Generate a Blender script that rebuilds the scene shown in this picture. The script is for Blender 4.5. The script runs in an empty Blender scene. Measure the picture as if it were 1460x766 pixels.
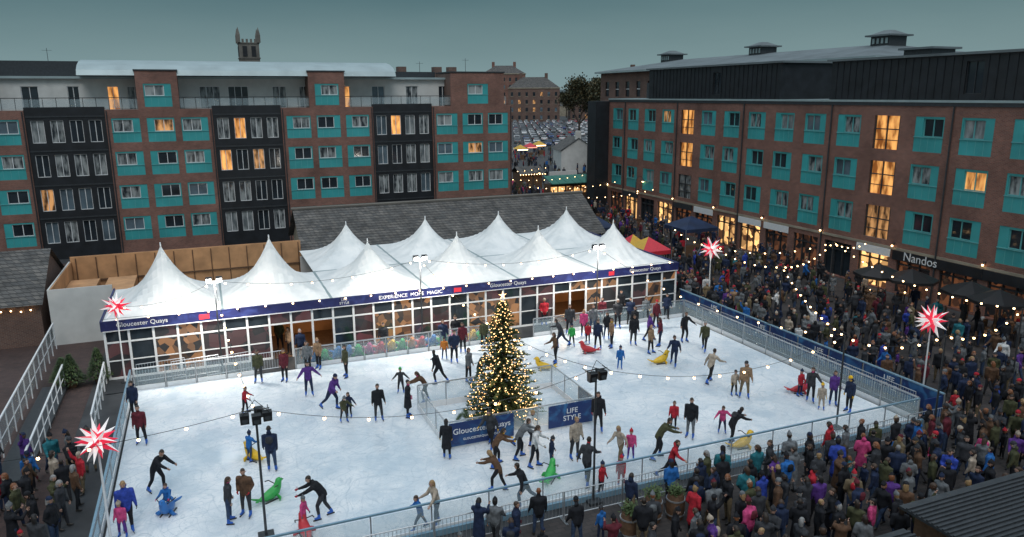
import bpy, math, random
import numpy as np
from mathutils import Vector, Matrix
R = random.Random(11)
rad = math.radians
scene = bpy.context.scene
COL = scene.collection

# ------------------------------------------------------------------ camera
CAMH, PITCH, YAW, ROLL = 14.0, 13.05, -22.3, -0.3
cam_d = bpy.data.cameras.new("camera"); cam = bpy.data.objects.new("camera", cam_d); COL.objects.link(cam)
cam_d.sensor_width = 36; cam_d.lens = 36*1070/1460; cam_d.clip_end = 6000; cam_d.clip_start = 0.2
CM = Matrix.Rotation(rad(YAW),4,'Z') @ Matrix.Rotation(rad(90-PITCH),4,'X') @ Matrix.Rotation(rad(ROLL),4,'Z')
cam.matrix_world = Matrix.Translation((0,0,CAMH)) @ CM
scene.camera = cam
def survey(u, v, z=0.0):
    """site survey: photo bearing -> metric position on the level plane z"""
    d = CM.to_3x3() @ Vector(((u-730)/1070,(383-v)/1070,-1))
    t = (z-CAMH)/d.z
    return Vector((d.x*t, d.y*t, z))
def street(fwd, right):
    """position along the street axis that runs away from the quay"""
    c,s=math.cos(rad(22.3)),math.sin(rad(22.3))
    return right*c+fwd*s, -right*s+fwd*c

# ------------------------------------------------------------------ materials
MATS = {}
def nodes_of(name):
    m = bpy.data.materials.new(name); m.use_nodes = True
    nt = m.node_tree; return m, nt, nt.nodes, nt.links, nt.nodes["Principled BSDF"]
def mat(name, col, rough=0.6, metal=0.0, var=0.18, scale=6.0, emis=0, ecol=None, bump=0.0, alpha=1.0, spec=None):
    if name in MATS: return MATS[name]
    m, nt, N, L, P = nodes_of(name)
    P.inputs['Roughness'].default_value = rough; P.inputs['Metallic'].default_value = metal
    if spec is not None: P.inputs['Specular IOR Level'].default_value = spec
    tc = N.new('ShaderNodeNewGeometry'); no = N.new('ShaderNodeTexNoise'); no.inputs['Scale'].default_value = scale
    no.inputs['Detail'].default_value = 4
    L.new(tc.outputs['Position'], no.inputs['Vector'])
    mr = N.new('ShaderNodeMapRange'); mr.inputs[1].default_value = .3; mr.inputs[2].default_value = .7
    mr.inputs[3].default_value = 1-var; mr.inputs[4].default_value = 1+var
    L.new(no.outputs['Fac'], mr.inputs[0])
    hs = N.new('ShaderNodeHueSaturation'); hs.inputs['Color'].default_value = (*col,1)
    L.new(mr.outputs[0], hs.inputs['Value']); L.new(hs.outputs[0], P.inputs['Base Color'])
    if bump:
        b = N.new('ShaderNodeBump'); b.inputs['Strength'].default_value = bump; b.inputs['Distance'].default_value = .02
        L.new(no.outputs['Fac'], b.inputs['Height']); L.new(b.outputs[0], P.inputs['Normal'])
    if emis:
        P.inputs['Emission Color'].default_value = (*(ecol or col),1); P.inputs['Emission Strength'].default_value = emis
    if alpha < 1: P.inputs['Alpha'].default_value = alpha
    MATS[name] = m; return m
def math_n(N, L, op, a, b=None, c=None):
    n = N.new('ShaderNodeMath'); n.operation = op
    for i, x in enumerate((a,b,c)):
        if x is None: continue
        if isinstance(x,(int,float)): n.inputs[i].default_value = x
        else: L.new(x, n.inputs[i])
    return n.outputs[0]
def brick_mat(name, c1, c2, mortar, w=.225, h=.075, ms=.012, flat=False, rough=.85, big=.3, bigscale=.35):
    m, nt, N, L, P = nodes_of(name)
    g = N.new('ShaderNodeNewGeometry'); s = N.new('ShaderNodeSeparateXYZ'); L.new(g.outputs['Position'], s.inputs[0])
    cb = N.new('ShaderNodeCombineXYZ')
    if flat:
        L.new(s.outputs[0], cb.inputs[0]); L.new(s.outputs[1], cb.inputs[1])
    else:
        L.new(math_n(N,L,'ADD',s.outputs[0],s.outputs[1]), cb.inputs[0]); L.new(s.outputs[2], cb.inputs[1])
    br = N.new('ShaderNodeTexBrick'); L.new(cb.outputs[0], br.inputs['Vector'])
    br.inputs['Scale'].default_value = 1; br.inputs['Brick Width'].default_value = w; br.inputs['Row Height'].default_value = h
    br.inputs['Mortar Size'].default_value = ms; br.inputs['Color1'].default_value = (*c1,1); br.inputs['Color2'].default_value = (*c2,1)
    br.inputs['Mortar'].default_value = (*mortar,1)
    no = N.new('ShaderNodeTexNoise'); no.inputs['Scale'].default_value = bigscale; no.inputs['Detail'].default_value = 8; no.inputs['Roughness'].default_value=.7
    L.new(g.outputs['Position'], no.inputs['Vector'])
    mr = N.new('ShaderNodeMapRange'); mr.inputs[1].default_value=.3; mr.inputs[2].default_value=.7; mr.inputs[3].default_value=1-big; mr.inputs[4].default_value=1+big
    L.new(no.outputs['Fac'], mr.inputs[0])
    hs = N.new('ShaderNodeHueSaturation'); L.new(br.outputs['Color'], hs.inputs['Color']); L.new(mr.outputs[0], hs.inputs['Value'])
    L.new(hs.outputs[0], P.inputs['Base Color']); P.inputs['Roughness'].default_value = rough
    b = N.new('ShaderNodeBump'); b.inputs['Strength'].default_value=.4; b.inputs['Distance'].default_value=.01
    L.new(br.outputs['Fac'], b.inputs['Height']); b.invert=True; L.new(b.outputs[0], P.inputs['Normal'])
    MATS[name]=m; return m
BRICK = brick_mat("red_brick", (.25,.098,.07), (.165,.062,.047), (.21,.16,.135), big=.38)
BRICK2 = brick_mat("dark_brick", (.16,.08,.058), (.11,.056,.046), (.18,.145,.125))
SLATE = brick_mat("slate_roof", (.13,.12,.11), (.075,.075,.075), (.035,.034,.033), w=.35, h=.16, ms=.02, big=.55, bigscale=1.2)
PAVE = brick_mat("paving", (.06,.05,.048), (.042,.037,.036), (.026,.026,.027), w=.4, h=.2, ms=.012, flat=True, big=.4)
PAVER = brick_mat("red_paving", (.085,.05,.044), (.06,.036,.033), (.04,.036,.034), w=.25, h=.12, ms=.01, flat=True, big=.4)
ASPH = mat("asphalt", (.045,.048,.052), .8, var=.35, scale=.8, bump=.2)
WHITE = mat("white_render", (.6,.6,.58), .7, var=.1, scale=1.1)
WPAINT = mat("white_paint", (.74,.75,.76), .4, var=.05)
TEAL = mat("teal_panel", (.045,.34,.35), .45, var=.16, scale=.5)
TEALF = mat("teal_window_frame", (.12,.4,.41), .45, var=.1, scale=.7)
BLACKC = mat("black_cladding", (.012,.014,.018), .5, var=.4, scale=1.2)
DGREY = mat("dark_grey_metal", (.045,.05,.056), .45, metal=.3, var=.2)
LGREY = mat("light_grey_metal", (.34,.42,.43), .4, metal=.2, var=.12, scale=.6)
ROOFM = mat("zinc_roof", (.12,.145,.155), .65, metal=.1, var=.25, scale=.4)
STEEL = mat("galvanised_steel", (.5,.52,.54), .35, metal=.7, var=.1)
BLUERAIL = mat("blue_grey_rail", (.22,.36,.46), .4, metal=.3, var=.1)
GL_D = mat("glass_dark", (.02,.028,.036), .08, var=.4, scale=.8)
GL_S = mat("painted_sky_glass", (.1,.14,.17), .1, var=.5, scale=.6)  # grey-blue sky reflection put into the pane's base colour
WOOD = mat("plywood", (.5,.27,.13), .7, var=.25, scale=1.1)
DWOOD = mat("dark_wood", (.12,.065,.035), .7, var=.3, scale=8)
STONE = mat("stone", (.3,.26,.2), .85, var=.25, scale=.6)
TSTONE = mat("weathered_stone", (.15,.14,.125), .9, var=.25, scale=.2)
BLK = mat("black_plastic", (.015,.015,.017), .4, var=.1)
GREENC = mat("green_canvas", (.03,.16,.12), .7)
NAVY = mat("navy_fabric", (.01,.025,.07), .7, var=.3, scale=1)
REDP = mat("red_paint", (.6,.03,.05), .5, var=.1)
YEL = mat("yellow_canvas", (.6,.36,.04), .6, var=.1)

def nosample(m):
    try: m.cycles.emission_sampling='NONE'
    except Exception: pass
    return m
def stripes(name, c1, c2, scale, emis=0, axis_sum=True):
    m, nt, N, L, P = nodes_of(name)
    g = N.new('ShaderNodeNewGeometry'); s = N.new('ShaderNodeSeparateXYZ'); L.new(g.outputs['Position'], s.inputs[0])
    x = math_n(N,L,'ADD',s.outputs[0],s.outputs[1]); cb = N.new('ShaderNodeCombineXYZ'); L.new(x, cb.inputs[0])
    L.new(math_n(N,L,'MULTIPLY',s.outputs[2],.3), cb.inputs[2])
    no = N.new('ShaderNodeTexNoise'); no.inputs['Scale'].default_value=scale; no.inputs['Detail'].default_value=3; L.new(cb.outputs[0], no.inputs['Vector'])
    r = N.new('ShaderNodeValToRGB'); r.color_ramp.elements[0].position=.38; r.color_ramp.elements[1].position=.6
    r.color_ramp.elements[0].color=(*c1,1); r.color_ramp.elements[1].color=(*c2,1); L.new(no.outputs['Fac'], r.inputs[0])
    L.new(r.outputs[0], P.inputs['Base Color']); P.inputs['Roughness'].default_value=.2
    if emis: L.new(r.outputs[0], P.inputs['Emission Color']); P.inputs['Emission Strength'].default_value=emis
    return m
GL_C = stripes("curtained_glass", (.025,.032,.04), (.33,.35,.35), 3.2)
GL_C2 = stripes("net_curtain_glass", (.13,.15,.16), (.36,.38,.38), 2.2)
GL_L = nosample(stripes("lit_window_glass", (.22,.07,.015), (1.0,.46,.13), 2.0, emis=.85))
GL_L2 = nosample(stripes("dim_lit_window_glass", (.05,.025,.012), (.7,.34,.13), 2.6, emis=.55))
def shop(name, a, b, e, sc):
    m, nt, N, L, P = nodes_of(name)
    g = N.new('ShaderNodeNewGeometry'); v = N.new('ShaderNodeTexVoronoi'); v.inputs['Scale'].default_value=sc; L.new(g.outputs['Position'], v.inputs['Vector'])
    sp = N.new('ShaderNodeSeparateColor'); L.new(v.outputs['Color'], sp.inputs[0])
    r = N.new('ShaderNodeValToRGB'); r.color_ramp.elements[0].position=.25; r.color_ramp.elements[1].position=.95
    r.color_ramp.elements[0].color=(*a,1); r.color_ramp.elements[1].color=(*b,1); L.new(sp.outputs[0], r.inputs[0])
    L.new(r.outputs[0], P.inputs['Emission Color']); P.inputs['Emission Strength'].default_value=e
    P.inputs['Base Color'].default_value=(.03,.03,.03,1); P.inputs['Roughness'].default_value=.15
    return m
SHOP = shop("shop_interior_glow", (.05,.02,.008), (1.0,.55,.2), 1.8, 2.2)
SHOPD = nosample(shop("dim_interior", (.006,.005,.006), (.28,.1,.04), .5, 2.5))
MARQI = nosample(shop("marquee_interior", (.006,.006,.009), (.13,.035,.04), .6, 1.7))
MARQW = nosample(shop("marquee_warm_interior", (.012,.008,.008), (.75,.34,.12), .5, 2.6))
def emit(name, col, e, sample=True):
    m = mat(name, (.8,.8,.8), .4, emis=e, ecol=col, var=0)
    return m if sample else nosample(m)
BULB = emit("warm_bulb", (1,.62,.28), 10, False)
FAIRY = emit("golden_fairy_bulb", (1,.55,.2), 5, False)
FLOOD = emit("flood_lens", (1,.97,.9), 30, False)
def clear_mat():
    m, nt, N, L, P = nodes_of("clear_acrylic")
    P.inputs['Base Color'].default_value=(.5,.62,.66,1); P.inputs['Roughness'].default_value=.15; P.inputs['Alpha'].default_value=.2
    return m
ACR = clear_mat()
def tent_mat():
    m, nt, N, L, P = nodes_of("white_pvc_canvas")
    g = N.new('ShaderNodeNewGeometry'); no = N.new('ShaderNodeTexNoise'); no.inputs['Scale'].default_value=.9; no.inputs['Detail'].default_value=6
    L.new(g.outputs['Position'], no.inputs['Vector'])
    r = N.new('ShaderNodeValToRGB'); r.color_ramp.elements[0].position=.3; r.color_ramp.elements[1].position=.6
    r.color_ramp.elements[0].color=(.66,.69,.69,1); r.color_ramp.elements[1].color=(.83,.835,.82,1); L.new(no.outputs['Fac'], r.inputs[0])
    L.new(r.outputs[0], P.inputs['Base Color']); P.inputs['Roughness'].default_value=.5
    return m
TENT = tent_mat()
def ice_mat():
    m, nt, N, L, P = nodes_of("ice_surface")
    g = N.new('ShaderNodeNewGeometry')
    def curve(scale, dist, thr, seedoff):
        mp = N.new('ShaderNodeMapping'); mp.inputs['Location'].default_value=(seedoff,seedoff*1.7,0); L.new(g.outputs['Position'], mp.inputs[0])
        no = N.new('ShaderNodeTexNoise'); no.inputs['Scale'].default_value=scale; no.inputs['Detail'].default_value=1.5; no.inputs['Distortion'].default_value=dist
        L.new(mp.outputs[0], no.inputs['Vector'])
        f = math_n(N,L,'MULTIPLY',no.outputs['Fac'],14.0); f = math_n(N,L,'FRACT',f); f = math_n(N,L,'SUBTRACT',f,.5); f = math_n(N,L,'ABSOLUTE',f)
        mr = N.new('ShaderNodeMapRange'); mr.inputs[1].default_value=0; mr.inputs[2].default_value=thr; mr.inputs[3].default_value=1; mr.inputs[4].default_value=0
        L.new(f, mr.inputs[0]); return mr.outputs[0]
    a = curve(.35,.6,.08,0); b = curve(.7,1.0,.11,13); c = curve(.22,.4,.07,31); e = curve(1.1,.5,.1,57)
    s = math_n(N,L,'ADD',a,b); s = math_n(N,L,'ADD',s,c); s = math_n(N,L,'ADD',s,e)
    n2 = N.new('ShaderNodeTexNoise'); n2.inputs['Scale'].default_value=.8; n2.inputs['Detail'].default_value=9; n2.inputs['Roughness'].default_value=.75; L.new(g.outputs['Position'], n2.inputs['Vector'])
    s = math_n(N,L,'MULTIPLY',s,n2.outputs['Fac'])
    n3 = N.new('ShaderNodeTexNoise'); n3.inputs['Scale'].default_value=.28; n3.inputs['Detail'].default_value=7; L.new(g.outputs['Position'], n3.inputs['Vector'])
    r = N.new('ShaderNodeValToRGB'); r.color_ramp.elements[0].position=.39; r.color_ramp.elements[1].position=.57
    r.color_ramp.elements[0].color=(.53,.62,.69,1); r.color_ramp.elements[1].color=(.82,.85,.87,1)
    nm = math_n(N,L,'ADD',math_n(N,L,'MULTIPLY',n3.outputs['Fac'],.45),math_n(N,L,'MULTIPLY',n2.outputs['Fac'],.55)); L.new(nm, r.inputs[0])
    mx = N.new('ShaderNodeMix'); mx.data_type='RGBA'; L.new(math_n(N,L,'MULTIPLY',s,.75), mx.inputs[0]); L.new(r.outputs[0], mx.inputs[6]); mx.inputs[7].default_value=(.42,.51,.58,1)
    L.new(mx.outputs[2], P.inputs['Base Color'])
    rr = N.new('ShaderNodeMapRange'); rr.inputs[1].default_value=.35; rr.inputs[2].default_value=.65; rr.inputs[3].default_value=.15; rr.inputs[4].default_value=.5
    L.new(n3.outputs['Fac'], rr.inputs[0]); L.new(rr.outputs[0], P.inputs['Roughness'])
    bp = N.new('ShaderNodeBump'); bp.inputs['Strength'].default_value=.3; bp.inputs['Distance'].default_value=.02; L.new(n2.outputs['Fac'], bp.inputs['Height']); L.new(bp.outputs[0], P.inputs['Normal'])
    return m
ICE = ice_mat()
def banner_mat(name,c1,c2):
    m, nt, N, L, P = nodes_of(name)
    g = N.new('ShaderNodeNewGeometry'); no = N.new('ShaderNodeTexNoise'); no.inputs['Scale'].default_value=1.1; no.inputs['Detail'].default_value=6; no.inputs['Distortion'].default_value=1.5
    L.new(g.outputs['Position'], no.inputs['Vector']); r = N.new('ShaderNodeValToRGB')
    r.color_ramp.elements[0].position=.48; r.color_ramp.elements[1].position=.8
    r.color_ramp.elements[0].color=(*c1,1); r.color_ramp.elements[1].color=(*c2,1)
    L.new(no.outputs['Fac'], r.inputs[0]); L.new(r.outputs[0], P.inputs['Base Color']); P.inputs['Roughness'].default_value=.5
    return m
BANNER = banner_mat("navy_banner",(.008,.03,.13),(.04,.2,.42))
FASC = banner_mat("navy_fascia",(.014,.018,.095),(.04,.06,.22))

# ------------------------------------------------------------------ mesh builder
class B:
    def __init__(s): s.v=[]; s.f=[]; s.m=[]; s.ml=[]; s.mi={}
    def mid(s, m):
        if m.name not in s.mi: s.mi[m.name]=len(s.ml); s.ml.append(m)
        return s.mi[m.name]
    def poly(s, pts, m):
        n=len(s.v); s.v.extend([tuple(p) for p in pts]); s.f.append(tuple(range(n,n+len(pts)))); s.m.append(s.mid(m))
    def hexa(s, c, m):
        n=len(s.v); s.v.extend([tuple(p) for p in c]); k=s.mid(m)
        for q in ((0,3,2,1),(4,5,6,7),(0,1,5,4),(1,2,6,5),(2,3,7,6),(3,0,4,7)):
            s.f.append(tuple(n+i for i in q)); s.m.append(k)
    def box(s,x0,x1,y0,y1,z0,z1,m):
        s.hexa([(x0,y0,z0),(x1,y0,z0),(x1,y1,z0),(x0,y1,z0),(x0,y0,z1),(x1,y0,z1),(x1,y1,z1),(x0,y1,z1)],m)
    def boxT(s,tf,a,b,d0,d1,z0,z1,m):
        s.hexa([tf(a,d0,z0),tf(b,d0,z0),tf(b,d1,z0),tf(a,d1,z0),tf(a,d0,z1),tf(b,d0,z1),tf(b,d1,z1),tf(a,d1,z1)],m)
    def wall(s,p,q,th,z0,z1,m):
        p=Vector((p[0],p[1],0)); q=Vector((q[0],q[1],0)); d=(q-p).normalized(); n=Vector((-d.y,d.x,0))*th/2
        a=[p-n,q-n,q+n,p+n]
        s.hexa([(k.x,k.y,z0) for k in a]+[(k.x,k.y,z1) for k in a],m)
    def tube(s,p,q,r0,r1,m,n=8):
        p=Vector(p); q=Vector(q); d=(q-p)
        if d.length<1e-6: return
        d.normalize(); a=d.orthogonal().normalized(); b=d.cross(a)
        s.loft([[c+ (a*math.cos(2*math.pi*i/n)+b*math.sin(2*math.pi*i/n))*r for i in range(n)] for c,r in ((p,r0),(q,r1))],m)
    def loft(s,rings,m,caps=True):
        n=len(rings[0]); o=len(s.v); k=s.mid(m)
        for r in rings: s.v.extend([tuple(p) for p in r])
        for j in range(len(rings)-1):
            for i in range(n):
                s.f.append((o+j*n+i,o+j*n+(i+1)%n,o+(j+1)*n+(i+1)%n,o+(j+1)*n+i)); s.m.append(k)
        if caps:
            s.f.append(tuple(o+i for i in reversed(range(n)))); s.m.append(k)
            e=o+(len(rings)-1)*n; s.f.append(tuple(e+i for i in range(n))); s.m.append(k)
    def ball(s,c,r,m,n=6,sz=1.0):
        c=Vector(c); rings=[]
        for j in range(1,n):
            t=math.pi*j/n; rings.append([c+Vector((math.sin(t)*math.cos(2*math.pi*i/(n+2))*r,math.sin(t)*math.sin(2*math.pi*i/(n+2))*r,-math.cos(t)*r*sz)) for i in range(n+2)])
        s.loft(rings,m)
    def chain(s,pts,radii,m,n=8):
        pts=[Vector(p) for p in pts]; rings=[]
        ref=Vector((1,0,0))
        for i,p in enumerate(pts):
            d=(pts[min(i+1,len(pts)-1)]-pts[max(i-1,0)]).normalized()
            a=(ref-d*ref.dot(d)); a=a.normalized() if a.length>.05 else d.orthogonal().normalized()
            b=d.cross(a); r=radii[i]; rx,ry=(r if isinstance(r,tuple) else (r,r))
            rings.append([p+a*math.cos(2*math.pi*k/n)*rx+b*math.sin(2*math.pi*k/n)*ry for k in range(n)])
        s.loft(rings,m)
    def mesh(s,name,smooth=False):
        me=bpy.data.meshes.new(name); me.from_pydata(s.v,[],s.f)
        for m in s.ml: me.materials.append(m)
        me.polygons.foreach_set('material_index',s.m)
        if smooth: me.polygons.foreach_set('use_smooth',[True]*len(s.f))
        me.update(); return me
    def make(s,name,parent=None,smooth=False,loc=None,rotz=0):
        o=bpy.data.objects.new(name,s.mesh(name,smooth)); COL.objects.link(o)
        if loc is not None: o.location=loc
        o.rotation_euler=(0,0,rotz)
        if parent: o.parent=parent
        return o
def group(name,loc=(0,0,0)):
    e=bpy.data.objects.new(name,None); e.location=loc; e.empty_display_size=.5; COL.objects.link(e); return e
def inst(name,me,loc,rotz=0,sc=1.0,parent=None):
    o=bpy.data.objects.new(name,me); o.location=loc; o.rotation_euler=(0,0,rotz); o.scale=(sc,sc,sc); COL.objects.link(o)
    if parent: o.parent=parent
    return o
def text(body,size,loc,m,parent=None,rot=(math.pi/2,0,0),name="lettering"):
    c=bpy.data.curves.new(name,'FONT'); c.body=body; c.size=size; c.extrude=.008; c.align_x='CENTER'; c.align_y='CENTER'; c.materials.append(m)
    o=bpy.data.objects.new(name,c); o.location=loc; o.rotation_euler=rot; COL.objects.link(o)
    if parent: o.parent=parent
    return o

# ------------------------------------------------------------------ PEOPLE
def cm(name,c,rough=.85): return mat("cloth_"+name,c,rough,var=.35,scale=9,bump=.5,spec=.25)
CO={k:cm(k,v) for k,v in dict(black=(.014,.015,.019),charcoal=(.038,.04,.046),navy=(.016,.026,.06),blue=(.02,.12,.36),royal=(.03,.06,.33),maroon=(.11,.018,.028),
 red=(.4,.022,.035),pink=(.5,.06,.18),purple=(.09,.035,.2),olive=(.06,.063,.032),brown=(.105,.058,.035),tan=(.26,.165,.1),beige=(.36,.3,.24),grey=(.13,.14,.15),
 white=(.6,.6,.6),green=(.04,.35,.08),teal=(.02,.14,.17),yellow=(.75,.45,.03),orange=(.5,.17,.03),jeans=(.035,.058,.11),khaki=(.15,.115,.07)).items()}
HAIR={k:mat("hair_"+k,v,.6,var=.3,scale=30) for k,v in dict(black=(.012,.01,.01),brown=(.05,.028,.017),dark=(.025,.016,.011),blond=(.3,.19,.09),grey=(.24,.235,.23),ginger=(.2,.075,.03)).items()}
SKIN=[mat("skin_fair",(.46,.27,.2),.6,var=.08),mat("skin_tan",(.34,.19,.13),.6,var=.08),mat("skin_deep",(.12,.06,.04),.6,var=.08)]
SKATE=mat("skate_boot_blue",(.012,.10,.45),.4,var=.15); SHOE=mat("dark_shoe",(.03,.025,.022),.5)
EYE=mat("eye_dark",(.02,.015,.012),.3)
POSES={
 'stand':dict(lean=3,L=(4,5,4),Rr=(-2,5,2),aL=(4,8,18),aR=(0,8,14)),
 'pockets':dict(lean=2,L=(2,5,2),Rr=(3,6,6),aL=(-12,14,50),aR=(-12,14,50),fin=-.5),
 'phone':dict(lean=0,L=(3,5,2),Rr=(-2,5,2),aL=(48,6,85),aR=(50,6,80),fin=-.35),
 'fold':dict(lean=2,L=(3,6,2),Rr=(-2,6,4),aL=(15,8,85),aR=(15,8,80),fin=-.9),
 'walk':dict(lean=5,L=(22,2,6),Rr=(-20,2,14),aL=(-22,5,20),aR=(24,5,25)),
 'glide':dict(lean=24,L=(30,2,38),Rr=(-26,8,22),aL=(-20,26,26),aR=(42,22,30)),
 'balance':dict(lean=12,L=(18,6,24),Rr=(6,6,16),aL=(15,44,24),aR=(25,38,26)),
 'stride':dict(lean=16,L=(30,4,20),Rr=(-24,8,10),aL=(-30,14,30),aR=(38,10,30)),
 'push':dict(lean=42,L=(28,5,32),Rr=(-8,6,18),aL=(62,4,12),aR=(58,4,16),fin=-.1),
 'hold':dict(lean=10,L=(12,5,14),Rr=(-4,6,8),aL=(35,30,20),aR=(30,12,35)),
 'wave':dict(lean=2,L=(3,5,2),Rr=(-2,5,2),aL=(4,8,18),aR=(140,15,30)),
 'sit':dict(lean=6,L=(84,10,84),Rr=(84,10,84),aL=(50,12,20),aR=(50,12,20)),
}
def person_data(pose,rng,long_coat=False,hair='short',hat=None,skates=False,pack=False,child=False,female=False,hood=False,bulk=1.0):
    P=dict(POSES[pose]); j=lambda a: a+rng.uniform(-4,4)
    lean=rad(j(P['lean'])); parts=[]   # (pts, radii, role)
    w=(.93 if female else 1.0)*bulk
    X=Vector((1,0,0))
    def sag(a): return Vector((0,math.sin(a),math.cos(a)))
    pel=Vector((0,0,0)); mid=pel+sag(lean*.65)*.24; chest=mid+sag(lean*1.1)*.17; neckb=chest+sag(lean*1.1)*.1
    def add(pts,rr,role): parts.append(([Vector(p) for p in pts],rr,role))
    add([pel-sag(lean*.5)*.11,pel,mid,chest,neckb-sag(lean)*.03,neckb+sag(lean)*.03],[(.15*w,.12*w),(.175*w,.135*w),(.158*w,.125*w),(.192*w,.14*w),(.155*w,.105*w),(.06,.06)],'coat')
    hl=lean*.45+rad(P.get('hd',rng.uniform(-6,12))); hy=rad(rng.uniform(-35,35))
    nk=neckb+sag(lean*.7)*.08; hu=sag(hl); hf0=Vector((0,math.cos(hl),-math.sin(hl))); 
    rot=Matrix.Rotation(hy,3,hu); hf=rot@hf0; hr=hf.cross(hu)
    hs=1.26 if child else 1.07
    hc=nk+hu*.125*(1.06 if child else 1)+hf*.012
    add([neckb-sag(lean)*.02,nk+hu*.03],[.055,.052],'skin')
    head=[(-.115,.028,.034,.03),(-.085,.055,.062,.018),(-.04,.07,.084,.006),(.01,.077,.094,0),(.055,.074,.092,-.004),(.09,.056,.07,-.008),(.113,.025,.032,-.01)]
    headring=[(hc+hu*h*hs+hf*o*hs, (a*hs,b*hs)) for h,a,b,o in head]
    parts.append(('rings',[[c+hr*math.cos(2*math.pi*k/12)*r[0]+hf*math.sin(2*math.pi*k/12)*r[1] for k in range(12)] for c,r in headring],'head',hc))
    if hair=='long': 
        add([hc+hu*.02-hf*.055,hc-hu*.1-hf*.075,hc-hu*.24-hf*.08],[(.09,.065),(.09,.05),(.06,.03)],'hair')
    elif hair=='pony': add([hc+hu*.03-hf*.1,hc-hu*.06-hf*.14,hc-hu*.17-hf*.12],[.03,.035,.018],'hair')
    elif hair=='bob': add([hc+hu*.04-hf*.03,hc-hu*.09-hf*.045],[(.097,.09),(.09,.062)],'hair')
    if hat: 
        parts.append(('rings',[[c+hr*math.cos(2*math.pi*k/12)*a*hs+hf*math.sin(2*math.pi*k/12)*b*hs for k in range(12)] for c,a,b in ((hc+hu*.03*hs,.088,.106),(hc+hu*.075*hs,.088,.102),(hc+hu*.125*hs,.06,.07),(hc+hu*.145*hs,.02,.025))],'acc',hc+hu*.09))
        if hat=='pom': add([hc+hu*.15*hs,hc+hu*.2*hs],[.036,.034],'acc')
    if hood: add([nk-hu*.03-hf*.07,nk+hu*.06-hf*.085],[(.1,.05),(.09,.045)],'coat')
    if rng.random()<.4: add([nk-hu*.05+hf*.01,nk+hu*.015+hf*.01],[.082,.074],'acc')
    hands=[]
    for sd,key in ((-1,'aL'),(1,'aR')):
        f,ab,el=[j(a) for a in P[key]]; f=rad(f);ab=rad(ab);el=rad(max(el,3)); fin=P.get('fin',0)
        sh=chest+sag(lean)*.045+X*sd*.175*w
        ud=Vector((sd*math.sin(ab),math.sin(f)*math.cos(ab),-math.cos(f)*math.cos(ab)))
        fd=Vector((sd*math.sin(ab)+sd*fin,math.sin(f+el)*math.cos(ab),-math.cos(f+el)*math.cos(ab))).normalized()
        eb=sh+ud*.275; wr=eb+fd*.235
        add([sh-X*sd*.05,sh,sh.lerp(eb,.5),eb,wr],[.075*bulk,.08*bulk,.068*bulk,.06*bulk,.046],'coat')
        ha=wr+fd*.085; add([wr,wr+fd*.04,ha],[(.028,.028),(.04,.03),(.036,.027)],'hand'); hands.append((wr,ha,fd,sd))
    feet=[]; low=9
    hipsz=pel-sag(lean*.5)*.02
    for sd,key in ((-1,'L'),(1,'Rr')):
        f,ab,kn=[j(a) if pose!='sit' else a for a in P[key]]; f=rad(f);ab=rad(ab);kn=rad(max(kn,0))
        hp=hipsz+X*sd*.088
        td=Vector((sd*math.sin(ab),math.sin(f)*math.cos(ab),-math.cos(f)*math.cos(ab)))
        g=f-kn; sdv=Vector((sd*math.sin(ab)*.6,math.sin(g),-math.cos(g))).normalized()
        k=hp+td*.415; an=k+sdv*.385
        add([hp+Vector((0,0,.03)),hp.lerp(k,.3),k,k.lerp(an,.35),an],[.092*w,.09*w,.066,.064,.046],'leg')
        fa=g*.55; fv=Vector((sd*.15,math.cos(fa),math.sin(fa))).normalized(); fn=fv.cross(X).normalized()*(-1)
        if fn.z>0: fn=-fn
        heel=an-fv*.045+fn*.045; toe=an+fv*.165+fn*.058
        if skates: add([an-sdv*.07,an],[.056,.055],'shoe')
        add([an,heel+fv*.02,heel.lerp(toe,.5),toe],[.05,.05,.046,.034],'shoe')
        feet.append((heel,toe,fn)); low=min(low,heel.z-.045,toe.z-.04)
    if long_coat:
        kd=Vector((0,math.sin(lean*.3)*.2,-.48)); add([mid,pel,pel+kd*.5,pel+kd],[(.15*w,.12*w),(.175*w,.14*w),(.195*w,.165*w),(.215*w,.185*w)],'coat')
    if pack: 
        q=Vector((0,-math.cos(lean),math.sin(lean))); add([mid+q*.15,chest+q*.17,chest+q*.16+sag(lean)*.06],[(.13,.08),(.14,.09),(.1,.06)],'acc')
    lift=-low+(.05 if skates else 0.004)
    if pose=='sit': lift=max(lift,.5)
    return dict(parts=parts,hc=hc,hu=hu,hf=hf,hr=hr,hands=hands,feet=feet,lift=lift,skates=skates,hs=hs,hat=bool(hat),hair=hair,glove=rng.random()<.4)
PENDING=[]
def queue_person(name,vox=.026,**kw):
    d=person_data(**kw); b=B(); dm=SHOE
    for p in d['parts']:
        if p[0]=='rings': b.loft(p[1],dm)
        else: b.chain(p[0],p[1],dm,n=10)
    me=b.mesh("tmp"); o=bpy.data.objects.new("tmp",me); COL.objects.link(o)
    r=o.modifiers.new("r",'REMESH'); r.mode='VOXEL'; r.voxel_size=vox
    s=o.modifiers.new("s",'SMOOTH'); s.factor=.5; s.iterations=1
    PENDING.append((name,o,d)); return len(PENDING)-1
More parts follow.
